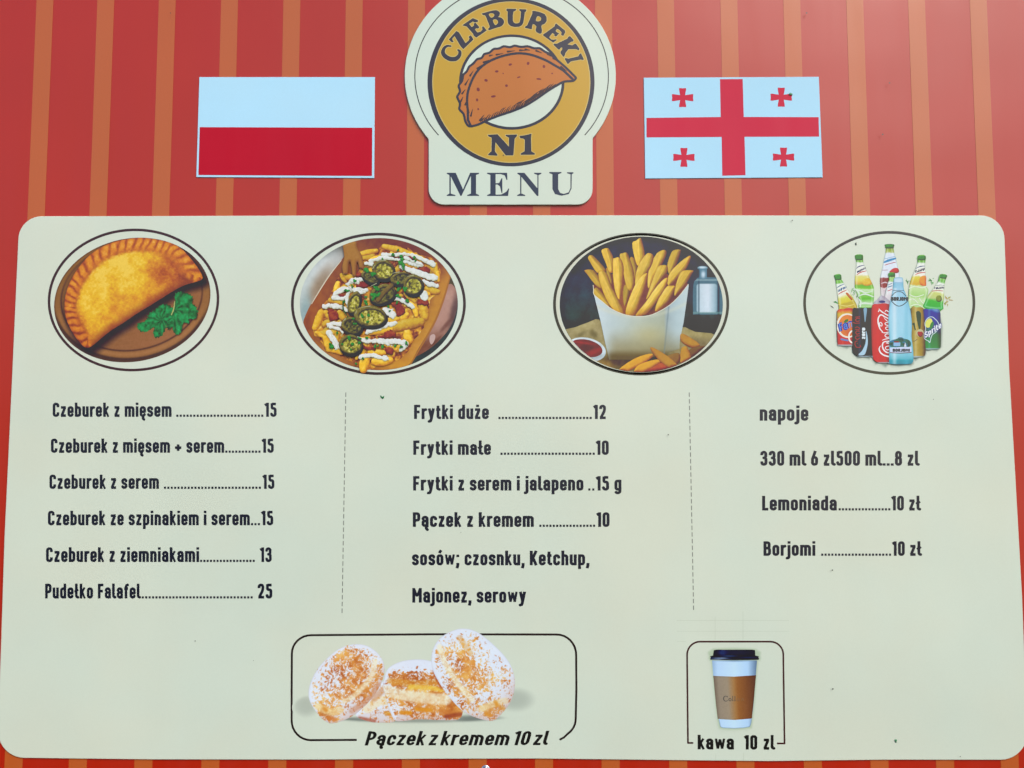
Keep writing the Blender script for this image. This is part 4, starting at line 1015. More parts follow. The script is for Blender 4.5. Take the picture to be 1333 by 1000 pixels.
def c_cup(X, Y, D):
    out = ramp(np.clip((X - 300) / 600, 0, 1), [(0, (204, 220, 226)), (.2, (190, 206, 208)), (.45, (186, 198, 188)), (.76, (170, 178, 160)), (.79, (164, 180, 184)), (.9, (184, 202, 206)), (1, (196, 212, 214))])
    t = smooth((Y - 640 + .25 * (600 - X) * .3) / 190)
    out = mix(out, (142, 128, 84), .7 * t * smooth((X - 340) / 120))
    out = mix(out, (96, 76, 44), .75 * smooth((Y - 790) / 60) * smooth((X - 360) / 60))
    out = mix(out, (214, 216, 196), .45 * np.exp(-((Y - (584 - ((X - 590) / 34) ** 2)) / 14) ** 2))
    out = mix(out, (122, 138, 142), .6 * np.exp(-((X - (788 - (Y - 520) * .1)) / 5) ** 2) * (Y > 520))
    out = mix(out, (206, 184, 110), .35 * np.exp(-(((X - 660) / 110) ** 2 + ((Y - 700) / 70) ** 2)))
    return out + (9 * (fbm(X, Y, 40, 4) - .5))[:, None]
pic.add('paper_cup', fc, c_cup)
pic.add('cup_rim', f_stroke([(296, 382), (298, 410), (302, 444), (352, 486), (420, 539), (510, 576), (600, 585), (680, 573), (780, 521), (852, 456), (915, 376)], 2.2, 4), (222, 220, 200))
for i, (P, t) in enumerate([([(865, 700), (905, 708), (992, 770), (940, 790), (870, 750)], -.1), ([(922, 800), (1000, 776), (1026, 786), (960, 848), (930, 850)], -.38), ([(868, 800), (888, 780), (908, 785), (932, 850), (902, 892), (862, 884)], -.08), ([(760, 850), (850, 822), (862, 870), (830, 900), (780, 880)], -.3), ([(458, 935), (560, 862), (660, 828), (686, 842), (622, 892), (510, 946)], .04), ([(600, 948), (700, 896), (760, 890), (800, 925), (720, 946)], -.3), ([(563, 948), (578, 912), (620, 888), (700, 866), (746, 872), (700, 908), (622, 946)], .03), ([(668, 797), (690, 789), (790, 850), (848, 910), (802, 926), (720, 868)], -.1)]):
    f = f_and(f_smooth(P, 3), f_grow(PH, -2)); k = 1 + t
    if i in (5,): cc = [(120, 34, 14), (178, 84, 30), (206, 122, 50)]
    else: cc = [tuple(v * k for v in q) for q in ((150, 84, 22), (206, 150, 50), (228, 186, 92))]
    pic.add('fry', f, puff(f, 22, *cc, grain=.14, s=20, seed=60 + i), cell=.5)
# ------------------------------------------------------------------ 4: drinks
CR = (210, 222, 206)
pic = Picture('drinks_picture', 1040, 295, 5.0, label='oval picture of soft drink cans and glass bottles')
ringf = f_ring(f_ell(588, 497, 551, 459), 9)
pic.add('drinks_picture', ringf, (92, 90, 78), cell=.5)
pic.root.name = 'drinks_picture'
Dm = lambda pts: [(200 + .45 * x, 475 + .45 * y) + tuple(r) for x, y, *r in pts]
Em = lambda pts: [(550 + .45 * x, 475 + .45 * y) + tuple(r) for x, y, *r in pts]
Fm = lambda pts: [(200 + .45 * x, 75 + .45 * y) + tuple(r) for x, y, *r in pts]
Gm = lambda pts: [(550 + .45 * x, 75 + .45 * y) + tuple(r) for x, y, *r in pts]
def cast(f, g=12, dark=None, k=.8): pass
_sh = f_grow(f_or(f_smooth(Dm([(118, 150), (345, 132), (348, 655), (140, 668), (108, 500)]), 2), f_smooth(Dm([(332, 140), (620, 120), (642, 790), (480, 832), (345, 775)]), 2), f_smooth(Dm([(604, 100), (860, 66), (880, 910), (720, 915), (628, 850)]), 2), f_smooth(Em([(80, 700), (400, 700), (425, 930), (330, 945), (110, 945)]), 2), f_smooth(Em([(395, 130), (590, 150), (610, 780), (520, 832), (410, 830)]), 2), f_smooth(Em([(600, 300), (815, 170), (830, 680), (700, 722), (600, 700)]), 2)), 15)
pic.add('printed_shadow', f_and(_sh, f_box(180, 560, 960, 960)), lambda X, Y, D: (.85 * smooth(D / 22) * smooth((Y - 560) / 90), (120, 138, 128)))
# greenery and splashes behind the bottles
random.seed(21)
def sprig(cx, cy, n, sp, cols, name='herb_sprig'):
    fs = []
    for k in range(n):
        a = random.uniform(0, 6.28); d = random.uniform(.1, 1) * sp; L = random.uniform(8, 17)
        x, y = cx + d * math.cos(a), cy + d * math.sin(a)
        fs.append(f_stroke([(x, y), (x + L * math.cos(a + .3), y + L * math.sin(a + .3))], [random.uniform(2, 5), .8]))
    f = f_or(*fs)
    sd = random.randint(0, 60)
    pic.add(name, f, lambda X, Y, D: ramp(np.clip(1.6 * fbm(X, Y, 16, sd) - .3, 0, 1), cols), cell=.5)
GC = [(0, (60, 120, 70)), (.5, (110, 170, 110)), (1, (176, 208, 160))]
sprig(862, 350, 9, 22, GC); sprig(705, 357, 5, 8, GC); sprig(370, 445, 9, 22, GC); sprig(243, 495, 5, 10, GC); sprig(345, 410, 4, 8, GC)
sprig(960, 480, 22, 36, [(0, (120, 120, 70)), (.4, (176, 186, 110)), (.7, (200, 176, 130)), (1, (176, 80, 70))], 'fruit_sprig')
sprig(920, 540, 6, 14, [(0, (80, 170, 80)), (1, (150, 210, 120))])
pic.add('print_scratch', f_stroke([(203, 514), (216, 522), (226, 531)], [1, 3, 1.5]), (96, 98, 92))
def bottle(pts, label_y, cols, cap, text=None, lean=0.0, name='glass_bottle', label=None, seed=0, conv=Fm):
    """pts outline; bands of colour by height along the bottle's own axis"""
    f = f_smooth(conv(pts), 3)
    cast(f, 7, (176, 190, 176), .6)
    def c(X, Y, D):
        y = Y + lean * (X - np.mean([f.bb[0], f.bb[2]]))
        n = fbm(X, Y, 16, seed)
        out = ramp(y + 9 * (n - .5), cols)
        x = (X - f.bb[0]) / (f.bb[2] - f.bb[0])
        out = mix(out, (248, 252, 250), .35 * np.exp(-((D - 12) / 5) ** 2))
        out = mix(out, (70, 110, 80), .30 * np.exp(-D / 3.0))
        return out + (10 * (fbm(X, Y, 5, seed + 1) - .5))[:, None]
    o = pic.add(name, f, c, label, cell=.5)
    fcap = f_poly(conv(cap))
    pic.add('bottle_cap', fcap, puff(fcap, 12, (18, 84, 36), (48, 136, 62), (122, 190, 110), seed=seed), cell=.5)
    return f
def swoosh(pts, r, col, name='label_stripe', conv=Fm): pic.add(name, f_stroke(conv(pts), r, 3), col, cell=.45)
def scribble(a, b, hgt, col, seed, conv=Fm, n=9):
    """small lettering too blurred to read, along a line"""
    rs = random.Random(seed); fs = []
    for k in range(n):
        t = (k + .5) / n; x, y = a[0] + (b[0] - a[0]) * t, a[1] + (b[1] - a[1]) * t
        w = math.hypot(b[0] - a[0], b[1] - a[1]) / n * .38
        for q in range(2):
            fs.append(f_stroke(conv([(x + rs.uniform(-w, w), y - hgt / 2), (x + rs.uniform(-w, w), y + hgt / 2)]), 1.5))
        fs.append(f_stroke(conv([(x - w, y + rs.uniform(-.5, .5) * hgt), (x + w, y + rs.uniform(-.5, .5) * hgt)]), 1.4))
    pic.add('label_lettering', f_or(*fs), col, cell=.42)
W_, YL, OR, GN, DG = (236, 242, 244), (226, 214, 110), (216, 160, 70), (130, 196, 84), (60, 160, 70)
# tallest, dark red drink
fb = bottle([(800, 92), (930, 92), (925, 150), (935, 210), (960, 300), (990, 430), (1012, 540), (1010, 700), (960, 860), (830, 930), (745, 850), (732, 700), (728, 590), (755, 460), (780, 340), (805, 220), (812, 150)], 0,
            [(115, (70, 110, 60)), (150, (150, 170, 80)), (166, (180, 190, 110)), (174, (222, 232, 244)), (200, (220, 232, 246)), (330, (226, 232, 242)), (337, (150, 66, 70)), (395, (152, 70, 70)), (404, (214, 200, 206)), (500, (214, 220, 224))], [(802, 92), (928, 92), (930, 138), (920, 150), (812, 150), (800, 138)], seed=2, label='tallest glass bottle with dark red drink at the back')
swoosh([(790, 350), (850, 325), (950, 295)], [5, 8, 6], (92, 152, 196)); swoosh([(800, 300), (860, 285), (950, 265)], 1.6, (120, 170, 200)); swoosh([(800, 392), (860, 372), (950, 350)], 2.2, (190, 70, 86)); swoosh([(765, 465), (840, 462)], 1.6, (180, 130, 140))
f = f_smooth(Fm([(862, 492), (900, 450), (945, 432), (990, 440), (1005, 480), (985, 505), (930, 508), (890, 500)]), 3); pic.add('printed_berry', f, puff(f, 12, (140, 30, 40), (196, 66, 70), (226, 130, 124), seed=8))
swoosh([(745, 660), (800, 640), (845, 655)], [2, 4, 2], (216, 196, 204), 'splash'); swoosh([(740, 720), (790, 740), (840, 700)], [3, 4, 2], (226, 214, 216), 'splash')
# second from left
fb = bottle([(368, 247), (478, 242), (485, 330), (500, 380), (540, 470), (590, 600), (635, 700), (642, 800), (635, 950), (625, 1010), (425, 1010), (430, 900), (385, 790), (365, 710), (365, 620), (372, 500), (385, 380), (380, 320)], 0,
            [(180, GN), (228, (120, 180, 80)), (236, (232, 238, 226)), (312, (238, 240, 232)), (326, (224, 218, 130)), (350, (228, 216, 104)), (374, (214, 168, 84)), (384, (120, 186, 56)), (400, (130, 198, 70)), (412, (206, 232, 190)), (440, (150, 208, 110)), (470, (110, 190, 70)), (500, (196, 226, 190)), (530, (130, 200, 90))], [(366, 250), (476, 242), (482, 300), (476, 318), (385, 322), (374, 300)], seed=5, label='glass bottle with green drink, second from left')
swoosh([(385, 440), (430, 408), (500, 395)], [1.4, 3, 1.4], (60, 90, 130)); scribble((395, 495), (520, 432), 26, (64, 84, 110), 1, n=7); swoosh([(395, 530), (450, 495), (530, 475)], [1.6, 3, 1.8], (206, 62, 62))
f = f_smooth(Fm([(470, 640), (500, 600), (560, 580), (600, 620), (600, 670), (540, 690), (490, 680)]), 3); pic.add('printed_lemon', f, puff(f, 14, (206, 140, 50), (226, 190, 80), (240, 226, 140), seed=3))
for i, p in enumerate([[(340, 740), (440, 760), (520, 790), (620, 770)], [(440, 830), (520, 810), (630, 850)], [(430, 960), (500, 940), (640, 960)], [(420, 880), (450, 930), (440, 1000)], [(360, 730), (420, 790), (420, 850)]]): swoosh(p, [3, 5, 3] + [2] * (len(p) - 3), (222, 236, 222), 'splash')
# leftmost
fb = bottle([(66, 535), (160, 525), (175, 600), (200, 640), (255, 720), (330, 850), (385, 950), (400, 1010), (400, 1080), (150, 1080), (132, 1000), (120, 880), (105, 760), (90, 650), (85, 600)], 0,
            [(300, GN), (355, (120, 190, 80)), (362, (230, 238, 228)), (440, (238, 238, 220)), (462, (220, 216, 100)), (490, (222, 206, 80)), (500, (196, 176, 56)), (560, (206, 176, 40))], [(64, 540), (160, 526), (172, 590), (160, 606), (84, 610)], lean=.25, seed=9, label='leftmost glass bottle, yellow drink')
swoosh([(105, 720), (150, 690), (205, 668)], [1.4, 3, 1.4], (90, 120, 160)); scribble((120, 765), (240, 708), 30, (90, 120, 160), 2, n=7); swoosh([(125, 815), (180, 780), (252, 748)], [1.4, 3, 1.4], (200, 84, 84))
f = f_smooth(Fm([(232, 800), (262, 792), (330, 880), (315, 900), (270, 850)]), 3); pic.add('printed_orange_slice', f, puff(f, 12, (160, 80, 30), (206, 124, 50), (226, 170, 90)))
swoosh([(130, 965), (250, 985), (350, 960)], [2, 3, 2], (232, 222, 130), 'splash')
# second from right
fb = bottle([(500, 255), (610, 255), (602, 370), (606, 450), (616, 600), (618, 690), (650, 760), (620, 900), (600, 1030), (380, 1030), (362, 900), (370, 720), (400, 600), (440, 500), (480, 400), (496, 350)], 0,
            [(185, GN), (230, (120, 180, 84)), (240, (234, 240, 230)), (318, (240, 240, 228)), (330, (222, 212, 96)), (378, (216, 176, 70)), (386, (206, 226, 170)), (410, (196, 226, 160)), (450, (170, 214, 130)), (480, (206, 230, 180)), (530, (176, 218, 140))], [(500, 256), (612, 256), (606, 322), (500, 322)], lean=-.05, seed=14, conv=Gm, label='glass bottle with orange fruit label, second from right')
swoosh([(470, 440), (530, 412), (600, 405)], [1.4, 3, 1.4], (70, 100, 140), conv=Gm); scribble((455, 488), (600, 447), 34, (56, 74, 100), 3, conv=Gm, n=7); swoosh([(460, 530), (520, 505), (606, 498)], [1.6, 3, 2], (206, 90, 66), conv=Gm)
f = f_smooth(Gm([(540, 560), (612, 545), (618, 640), (612, 690), (540, 680), (520, 620)]), 3); pic.add('printed_orange_slice', f, puff(f, 16, (206, 100, 30), (226, 150, 50), (238, 190, 90)))
for p in ([(370, 730), (450, 700), (560, 720), (620, 700)], [(380, 820), (470, 850), (580, 820)], [(520, 870), (560, 930), (600, 960)], [(360, 900), (430, 880), (500, 940)], [(400, 980), (480, 960), (560, 990)]): swoosh(p, 2.6, (232, 242, 222), 'splash', conv=Gm)
# rightmost
fb = bottle([(822, 524), (922, 537), (902, 600), (886, 660), (880, 760), (876, 860), (862, 960), (848, 1040), (590, 1010), (600, 920), (640, 840), (700, 760), (760, 670), (792, 625)], 0,
            [(310, GN), (352, (120, 190, 90)), (362, (236, 242, 234)), (418, (232, 238, 214)), (434, (206, 216, 130)), (468, (196, 210, 140)), (486, (90, 186, 80)), (520, (70, 180, 84)), (560, (90, 190, 90))], [(822, 524), (922, 537), (906, 594), (812, 578)], lean=-.2, seed=18, conv=Gm, label='rightmost glass bottle, pale green drink')
swoosh([(760, 690), (820, 680), (880, 685)], 1.5, (60, 110, 120), conv=Gm); scribble((735, 725), (878, 716), 28, (60, 84, 110), 4, conv=Gm, n=7); swoosh([(705, 768), (780, 758), (860, 765)], 2, (190, 90, 96), conv=Gm)
f = f_smooth(Gm([(770, 840), (830, 835), (845, 900), (800, 925), (765, 900)]), 3); pic.add('printed_kiwi', f, puff(f, 10, (70, 80, 30), (130, 140, 56), (180, 190, 100)))
# small one behind the water bottle
fb = bottle([(850, 507), (945, 507), (940, 600), (950, 640), (950, 900), (850, 980), (790, 900), (830, 700), (850, 630), (860, 590)], 0,
            [(300, GN), (352, (150, 200, 110)), (362, (224, 232, 240)), (430, (228, 232, 236)), (450, (220, 214, 220)), (520, (206, 214, 216))], [(850, 507), (945, 507), (942, 562), (856, 562)], seed=22, label='small glass bottle behind the blue water bottle')
swoosh([(845, 680), (900, 655)], 2, (90, 130, 160)); swoosh([(845, 710), (905, 690)], 3, (110, 150, 180)); swoosh([(840, 765), (900, 742)], 2.2, (200, 90, 100))
f = f_smooth(Fm([(650, 920), (700, 880), (745, 830), (800, 850), (860, 900), (880, 960), (650, 960)]), 3); pic.add('splash', f, lambda X, Y, D: mix(C3((206, 218, 226), X), (150, 120, 140), .8 * fbm(X, Y, 14, 3)))
# cans
def can(P, fn, label, conv=Dm, top=(176, 190, 200)):
    f = f_smooth(conv(P), 2)
    cast(f, 13, (134, 152, 140), .85)
    def c(X, Y, D):
        out = fn(X, Y, D); x = (X - f.bb[0]) / (f.bb[2] - f.bb[0])
        out = out * (1 - .30 * smooth((x - .72) / .28) - .22 * smooth((.14 - x) / .14))[:, None]
        out = mix(out, (250, 250, 252), .16 * np.exp(-((x - .34) / .07) ** 2))
        out = mix(out, (168, 184, 190), .9 * smooth((Y - f.bb[3] + 15) / 4))
        out = mix(out, (66, 80, 86), .7 * smooth((Y - f.bb[3] + 5) / 4))
        return mix(out, top, .8 * smooth((f.bb[1] + 5 - Y) / 4))
    pic.add('soda_can', f, c, label, cell=.45)
    return f
can([(118, 150), (200, 136), (345, 132), (350, 400), (348, 655), (330, 672), (140, 668), (116, 640), (108, 500), (104, 220)], lambda X, Y, D: ramp(Y + 12 * (fbm(X, Y, 30, 3) - .5), [(536, (206, 74, 52)), (550, (224, 120, 56)), (570, (214, 190, 60)), (600, (216, 150, 60)), (690, (206, 90, 50)), (712, (206, 62, 42)), (780, (200, 60, 44))]), 'orange and red can at far left', top=(206, 214, 216))
def clip(f, lim): return f_and(f, lim)
lim = f_box(248, 530, 350, 780)
pic.add('can_ring', clip(f_sub(f_ell(317, 645, 72, 80, -8), f_ell(319, 645, 61, 70, -8)), lim), (236, 230, 214))
f = clip(f_ell(319, 645, 61, 70, -8), lim); pic.add('can_disc', f, blobs((222, 130, 56), [(300, 610, 30, 30, 0, (230, 150, 70), .8), (330, 690, 30, 20, 0, (206, 110, 40), .8)], 6))
f = clip(f_sub(f_ell(352, 718, 32, 44), f_ell(354, 718, 24, 34)), lim); pic.add('can_ring', f, (240, 236, 226))
f = f_smooth(Dm([(205, 325), (230, 290), (270, 288), (262, 320), (220, 338)]), 3); pic.add('printed_leaf', f, (34, 132, 66))
v, fcs = text_affine('Fanta'.replace('F', 'F'), (262, 690), (62, -24), (-14, -50), hw=12, step=3) 
def raw(name, P, F, col, h=None):
    """flat shape from ready vertices in tracing units"""
    Q = np.column_stack([pic.ox + P[:, 0] / pic.s, pic.oy + P[:, 1] / pic.s])
    al = np.tile(ink(col, Q[:, 0].mean(), Q[:, 1].mean()), (len(Q), 1))
    o = flat(name, Q, F, pic.h + pic.n * 0.00002, M_PRINT, pic.root, al); pic.n += 1
    return o
def clipped(P, F, xmax): 
    keep = [q for q in F if max(P[i][0] for i in q) <= xmax]
    return P, keep
P, F = text_affine('Fanta', (268, 684), (58, -22), (-12, -50), hw=17, step=3, rad=10); P, F = clipped(P, F, 348); raw('can_lettering', P, F, (28, 74, 170))
P, F = text_affine('Fanta', (268, 684), (58, -22), (-12, -50), hw=4, step=2, rad=10); P, F = clipped(P, F, 348); raw('can_lettering', P, F, (110, 160, 226))
f = f_stroke(Dm([(170, 575), (260, 592)]), 6); pic.add('can_stripe', f, (120, 140, 190))
can([(332, 140), (400, 124), (620, 120), (640, 160), (642, 790), (600, 822), (480, 832), (400, 818), (345, 775), (328, 700), (326, 400)], lambda X, Y, D: C3((42, 56, 66), X) + (10 * (fbm(X, Y, 20, 5) - .5))[:, None], 'black can with a pale swoosh', top=(60, 70, 76))
f = f_poly(Dm(list(map(tuple, catmull([(492, 130), (540, 130), (528, 240), (512, 335), (500, 240)], 3))))); pic.add('can_stripe', f, (140, 174, 196))
f = f_smooth(Dm([(522, 440), (545, 520), (552, 620), (535, 720), (500, 800), (415, 800), (470, 740), (515, 640), (526, 540)]), 3); pic.add('can_stripe', f, (176, 208, 226))
P, F = text_affine('zero', (431, 732), (0, -40), (-26, 0), hw=12, step=3); raw('can_lettering', P, F, (222, 232, 236))
red = [[(440, 660), (450, 680), (430, 695), (385, 690), (365, 650), (370, 610), (400, 600)], [(400, 635), (400, 636)], [(430, 560), (400, 580), (372, 560), (380, 530), (430, 525)], [(430, 490), (395, 505), (375, 480), (392, 455), (432, 460)], [(372, 430), (420, 440), (434, 415), (400, 395), (372, 405)], [(340, 330), (370, 345), (432, 340)], [(430, 310), (390, 320), (372, 295), (395, 270), (432, 275)], [(375, 255), (432, 250)]]
pic.add('can_lettering', f_or(*[f_stroke(Dm(p), 2.5) for p in red]), (176, 46, 60), cell=.4)
fc4 = can([(622, 75), (700, 66), (860, 66), (872, 300), (872, 880), (840, 915), (720, 915), (660, 890), (628, 850), (612, 700), (602, 400), (604, 180)], lambda X, Y, D: C3((206, 40, 44), X) + (8 * (fbm(X, Y, 26, 6) - .5))[:, None], 'red can with white script', top=(200, 212, 218))
f = f_smooth(Dm([(710, 30), (750, 12), (800, 22), (800, 44), (740, 48)]), 3); pic.add('can_opening', f, (70, 66, 130))
ws = [([(735, 672), (716, 712), (735, 768), (790, 808), (865, 826)], [3, 5, 6, 6, 6]), ([(870, 772), (815, 760), (775, 715), (763, 660), (785, 615), (860, 600)], [3, 5, 6, 6, 5, 3]), ([(870, 722), (830, 728), (805, 705), (820, 680), (866, 672)], [3, 3.4, 3.4, 3.4, 3]), ([(762, 590), (800, 575), (868, 560)], [2.4, 3.6, 4]), ([(868, 640), (820, 628), (868, 610)], [3, 3, 3]), ([(868, 540), (830, 548), (800, 525), (822, 498), (868, 500)], [3, 3.6, 4, 4, 3]),
      ([(752, 470), (790, 482), (866, 470)], [2, 3.4, 4]), ([(770, 468), (732, 430), (708, 360), (700, 300), (712, 250), (745, 222), (800, 250), (866, 285)], [3, 5, 6, 6, 6, 5.5, 5, 4]), ([(705, 178), (720, 150), (760, 180), (830, 222), (866, 236)], [3, 4.5, 5, 5, 4]), ([(866, 330), (820, 300), (786, 262)], [3, 3, 2]), ([(866, 380), (820, 370), (800, 345), (830, 330), (866, 342)], [3, 3.6, 3.6, 3.4, 3]), ([(866, 440), (826, 436), (808, 412), (830, 396), (866, 400)], [3, 3.6, 3.6, 3.4, 3]), ([(800, 180), (815, 160), (840, 168), (866, 190)], [2.4, 4, 4, 3]), ([(715, 140), (718, 128)], [2, 1.6])]
pic.add('can_lettering', f_and(f_or(*[f_stroke(Dm(p), (np.array(r) * .74).tolist() if not np.isscalar(r) else r, 3) for p, r in ws], f_ring(f_ell(533, 636, 8, 12, -20), 2.6)), f_box(470, 500, 589, 900)), (238, 238, 240), cell=.38)
can([(395, 130), (480, 114), (560, 114), (590, 150), (606, 200), (612, 500), (610, 780), (580, 815), (520, 832), (410, 830), (400, 600)], lambda X, Y, D: ramp((X - 720) / 105, [(0, (140, 120, 56)), (.4, (190, 170, 96)), (.6, (176, 152, 78)), (1, (140, 112, 56))]) + (16 * (fbm(X, Y, 18, 8) - .5))[:, None], 'gold can with a green exclamation mark', conv=Em, top=(150, 130, 70))
f = f_smooth(Em([(472, 185), (505, 166), (535, 185), (545, 240), (538, 400), (525, 432), (512, 420), (485, 300)]), 3); pic.add('can_lettering', f, (28, 96, 66))
f = f_poly(Em([(418, 345), (450, 330), (470, 440), (455, 450), (432, 370), (420, 372)])); pic.add('can_lettering', f, (44, 96, 54))
pic.add('can_fruit', f_ell(788, 693, 24, 25), (196, 190, 150)); f = f_smooth(Em([(492, 475), (515, 462), (530, 468), (548, 462), (572, 480), (568, 520), (535, 545), (502, 522)]), 3); pic.add('can_fruit', f, puff(f, 12, (110, 26, 30), (166, 50, 46), (206, 110, 90)))
pic.add('can_lettering', f_stroke(Em([(420, 600), (450, 602), (490, 575)]), 1.6), (86, 76, 40))
can([(575, 150), (640, 136), (790, 138), (815, 170), (826, 210), (832, 500), (830, 680), (805, 712), (700, 722), (612, 716), (608, 500), (600, 300)], lambda X, Y, D: ramp(Y - .35 * (X - 860) + 6 * (fbm(X, Y, 26, 9) - .5), [(535, (120, 150, 200)), (552, (44, 80, 160)), (600, (50, 84, 160)), (665, (40, 96, 130)), (690, (16, 128, 86)), (800, (30, 150, 84))]), 'blue and green can at far right', conv=Em, top=(90, 120, 180))
f = f_smooth(Em([(612, 420), (600, 340), (640, 270), (700, 250), (745, 280), (790, 330), (800, 400), (760, 470), (700, 520), (672, 620), (650, 600), (600, 570), (590, 520)]), 3)
pic.add('can_splash', f_ring(f, 2.2), (206, 224, 232)); pic.add('can_disc', f_ell(846, 628, 21, 32, 22), (222, 226, 120)); pic.add('can_disc', f_and(f_ell(855, 640, 20, 32, 22), f_ell(870, 645, 16, 30, 20)), (30, 140, 84))
P, F = text_affine('Sprite'.replace('S', 'S'), (820, 728), (46, -30), (-4, -38), hw=15, step=3, track=6); raw('can_lettering', P, F, (40, 70, 146))
P, F = text_affine('Sprite', (820, 728), (46, -30), (-4, -38), hw=8, step=3, track=6); raw('can_lettering', P, F, (232, 238, 244))
# blue water bottle in front
fw = f_smooth([(617, 345), (628, 333), (660, 330), (678, 340), (682, 400), (700, 450), (720, 520), (733, 600), (735, 660), (733, 720), (742, 790), (743, 880), (700, 896), (600, 895), (588, 880), (588, 800), (590, 740), (583, 650), (584, 560), (596, 480), (612, 410)], 3)
cast(fw, 12, (120, 150, 146), .85)
def c_wb(X, Y, D):
    out = ramp(Y, [(330, (200, 222, 240)), (356, (206, 226, 242)), (372, (150, 200, 224)), (410, (166, 212, 236)), (600, (168, 216, 236)), (740, (160, 212, 230)), (835, (140, 204, 220)), (860, (110, 186, 200)), (874, (54, 156, 170)), (890, (60, 150, 164)), (897, (80, 110, 120))])
    out = mix(out, (226, 240, 248), .55 * np.exp(-((X - 622) / 14) ** 2) * (Y > 400))
    out = mix(out, (84, 158, 184), .55 * np.exp(-D / 6))
    out = mix(out, (120, 190, 214), .4 * np.exp(-((X - 700) / 16) ** 2))
    return out + (10 * (fbm(X, Y * .4, 18, 9) - .5))[:, None]
pic.add('water_bottle', fw, c_wb, 'pale blue glass water bottle in front', cell=.45)
pic.add('label_stripe', f_stroke([(618, 366), (676, 366)], 1.4), (130, 170, 210)); pic.add('label_stripe', f_stroke([(613, 416), (684, 416)], 1.6), (60, 90, 110))
pic.add('label_stripe', f_or(f_stroke([(604, 452), (628, 428), (650, 424), (672, 428), (696, 452)], 2.2, 3), f_stroke([(603, 486), (626, 508), (652, 518), (680, 508), (708, 484)], 2.4, 3)), (74, 56, 70))
P, F = text_affine('BORJOMI', (601, 483), (31.5, 0), (0, -24), hw=12, step=3, rad=9); raw('label_lettering', P, F, (50, 66, 78))
f = f_smooth([(588, 752), (610, 738), (640, 730), (662, 714), (680, 728), (715, 738), (730, 758), (724, 780), (690, 786), (600, 784), (590, 772)], 3)
pic.add('label_landscape', f, lambda X, Y, D: mix(ramp(np.clip(1.8 * fbm(X, Y, 14, 3) - .4, 0, 1), [(0, (26, 84, 92)), (.5, (40, 122, 96)), (1, (86, 130, 190))]), (206, 220, 240), smooth((724 - Y) / 8)))
pic.add('label_house', f_box(616, 754, 660, 778), (150, 190, 226)); pic.add('label_house', f_box(618, 746, 652, 755), (150, 60, 66)); pic.add('label_house', f_poly([(684, 782), (692, 752), (700, 782)]), (214, 226, 240))
pic.add('label_band', f_smooth([(592, 790), (660, 784), (733, 784), (733, 816), (660, 820), (594, 822)], 1), (206, 218, 244))
P, F = text_affine(u'BORJOMI', (611, 815), (31.5, 0), (0, -19), hw=12, step=3, rad=9); raw('label_lettering', P, F, (44, 52, 54))
pic.add('label_stripe', f_stroke([(592, 820), (660, 824), (733, 819)], 2, 3), (130, 46, 66))

# ------------------------------------------------------------------ doughnuts
DO = (370, 810, 3.418)
zz = lambda p: [(DO[0] + x / DO[2], DO[1] + y / DO[2]) for x, y in p]
fr_pts = [(323, 524), (120, 525)] + [(118 - 85 * math.sin(t), 438 + 87 * math.cos(t)) for t in np.linspace(0, math.pi / 2, 9)] + [(33, 300), (34, 140)] + [(120 - 86 * math.cos(t), 140 - 82 * math.sin(t)) for t in np.linspace(0, math.pi / 2, 9)] + [(660, 54), (1212, 55)] + [(1212 + 87 * math.sin(t), 145 - 90 * math.cos(t)) for t in np.linspace(0, math.pi / 2, 9)] + [(1300, 300), (1297, 430)] + [(1212 + 85 * math.cos(t), 430 + 82 * math.sin(t)) for t in np.linspace(0, math.pi / 2 * .6, 7)] + [(1245, 513), (1225, 523)]
FRM = ink_material('frame_ink', (40, 16, 18), 560, 900)
frame = line_shape('caption_frame', zz(fr_pts), 1.35, FRM, menu)
tag(frame, 'rounded line frame round the doughnuts')
cap = text_run('menu_line', u'P\u0105czek z kremem 10 zl', 474.7, 715.2, 970.6, 970.2, 18.6, HI, BLACK, menu, hw=7.9, rad=20, shear=0.2, track=7, space=5)
tag(cap, u'slanted caption P\u0105czek z kremem 10 zl under the doughnuts')
CR = (200, 210, 192)
pic = Picture('doughnut_picture', DO[0], DO[1], DO[2], h=HI + .00006, label='printed picture of a small heap of sugared doughnuts')
f = f_or(f_ell(590, 410, 470, 46), f_ell(110, 380, 75, 60), f_ell(1050, 350, 100, 74))
def c_sh(X, Y, D):
    w = 0
    for cx, cy, rx, ry, k in ((98, 372, 72, 60, .30), (300, 440, 200, 24, .75), (590, 440, 320, 20, .55), (850, 432, 160, 26, .75), (1030, 345, 100, 62, .32)):
        r = ((X - cx) / rx) ** 2 + ((Y - cy) / ry) ** 2
        w = np.maximum(w, k * smooth(1 - r))
    return (w * smooth(D / 16), (56, 68, 70))
pic.add('doughnut_picture', f, c_sh, cell=.8)
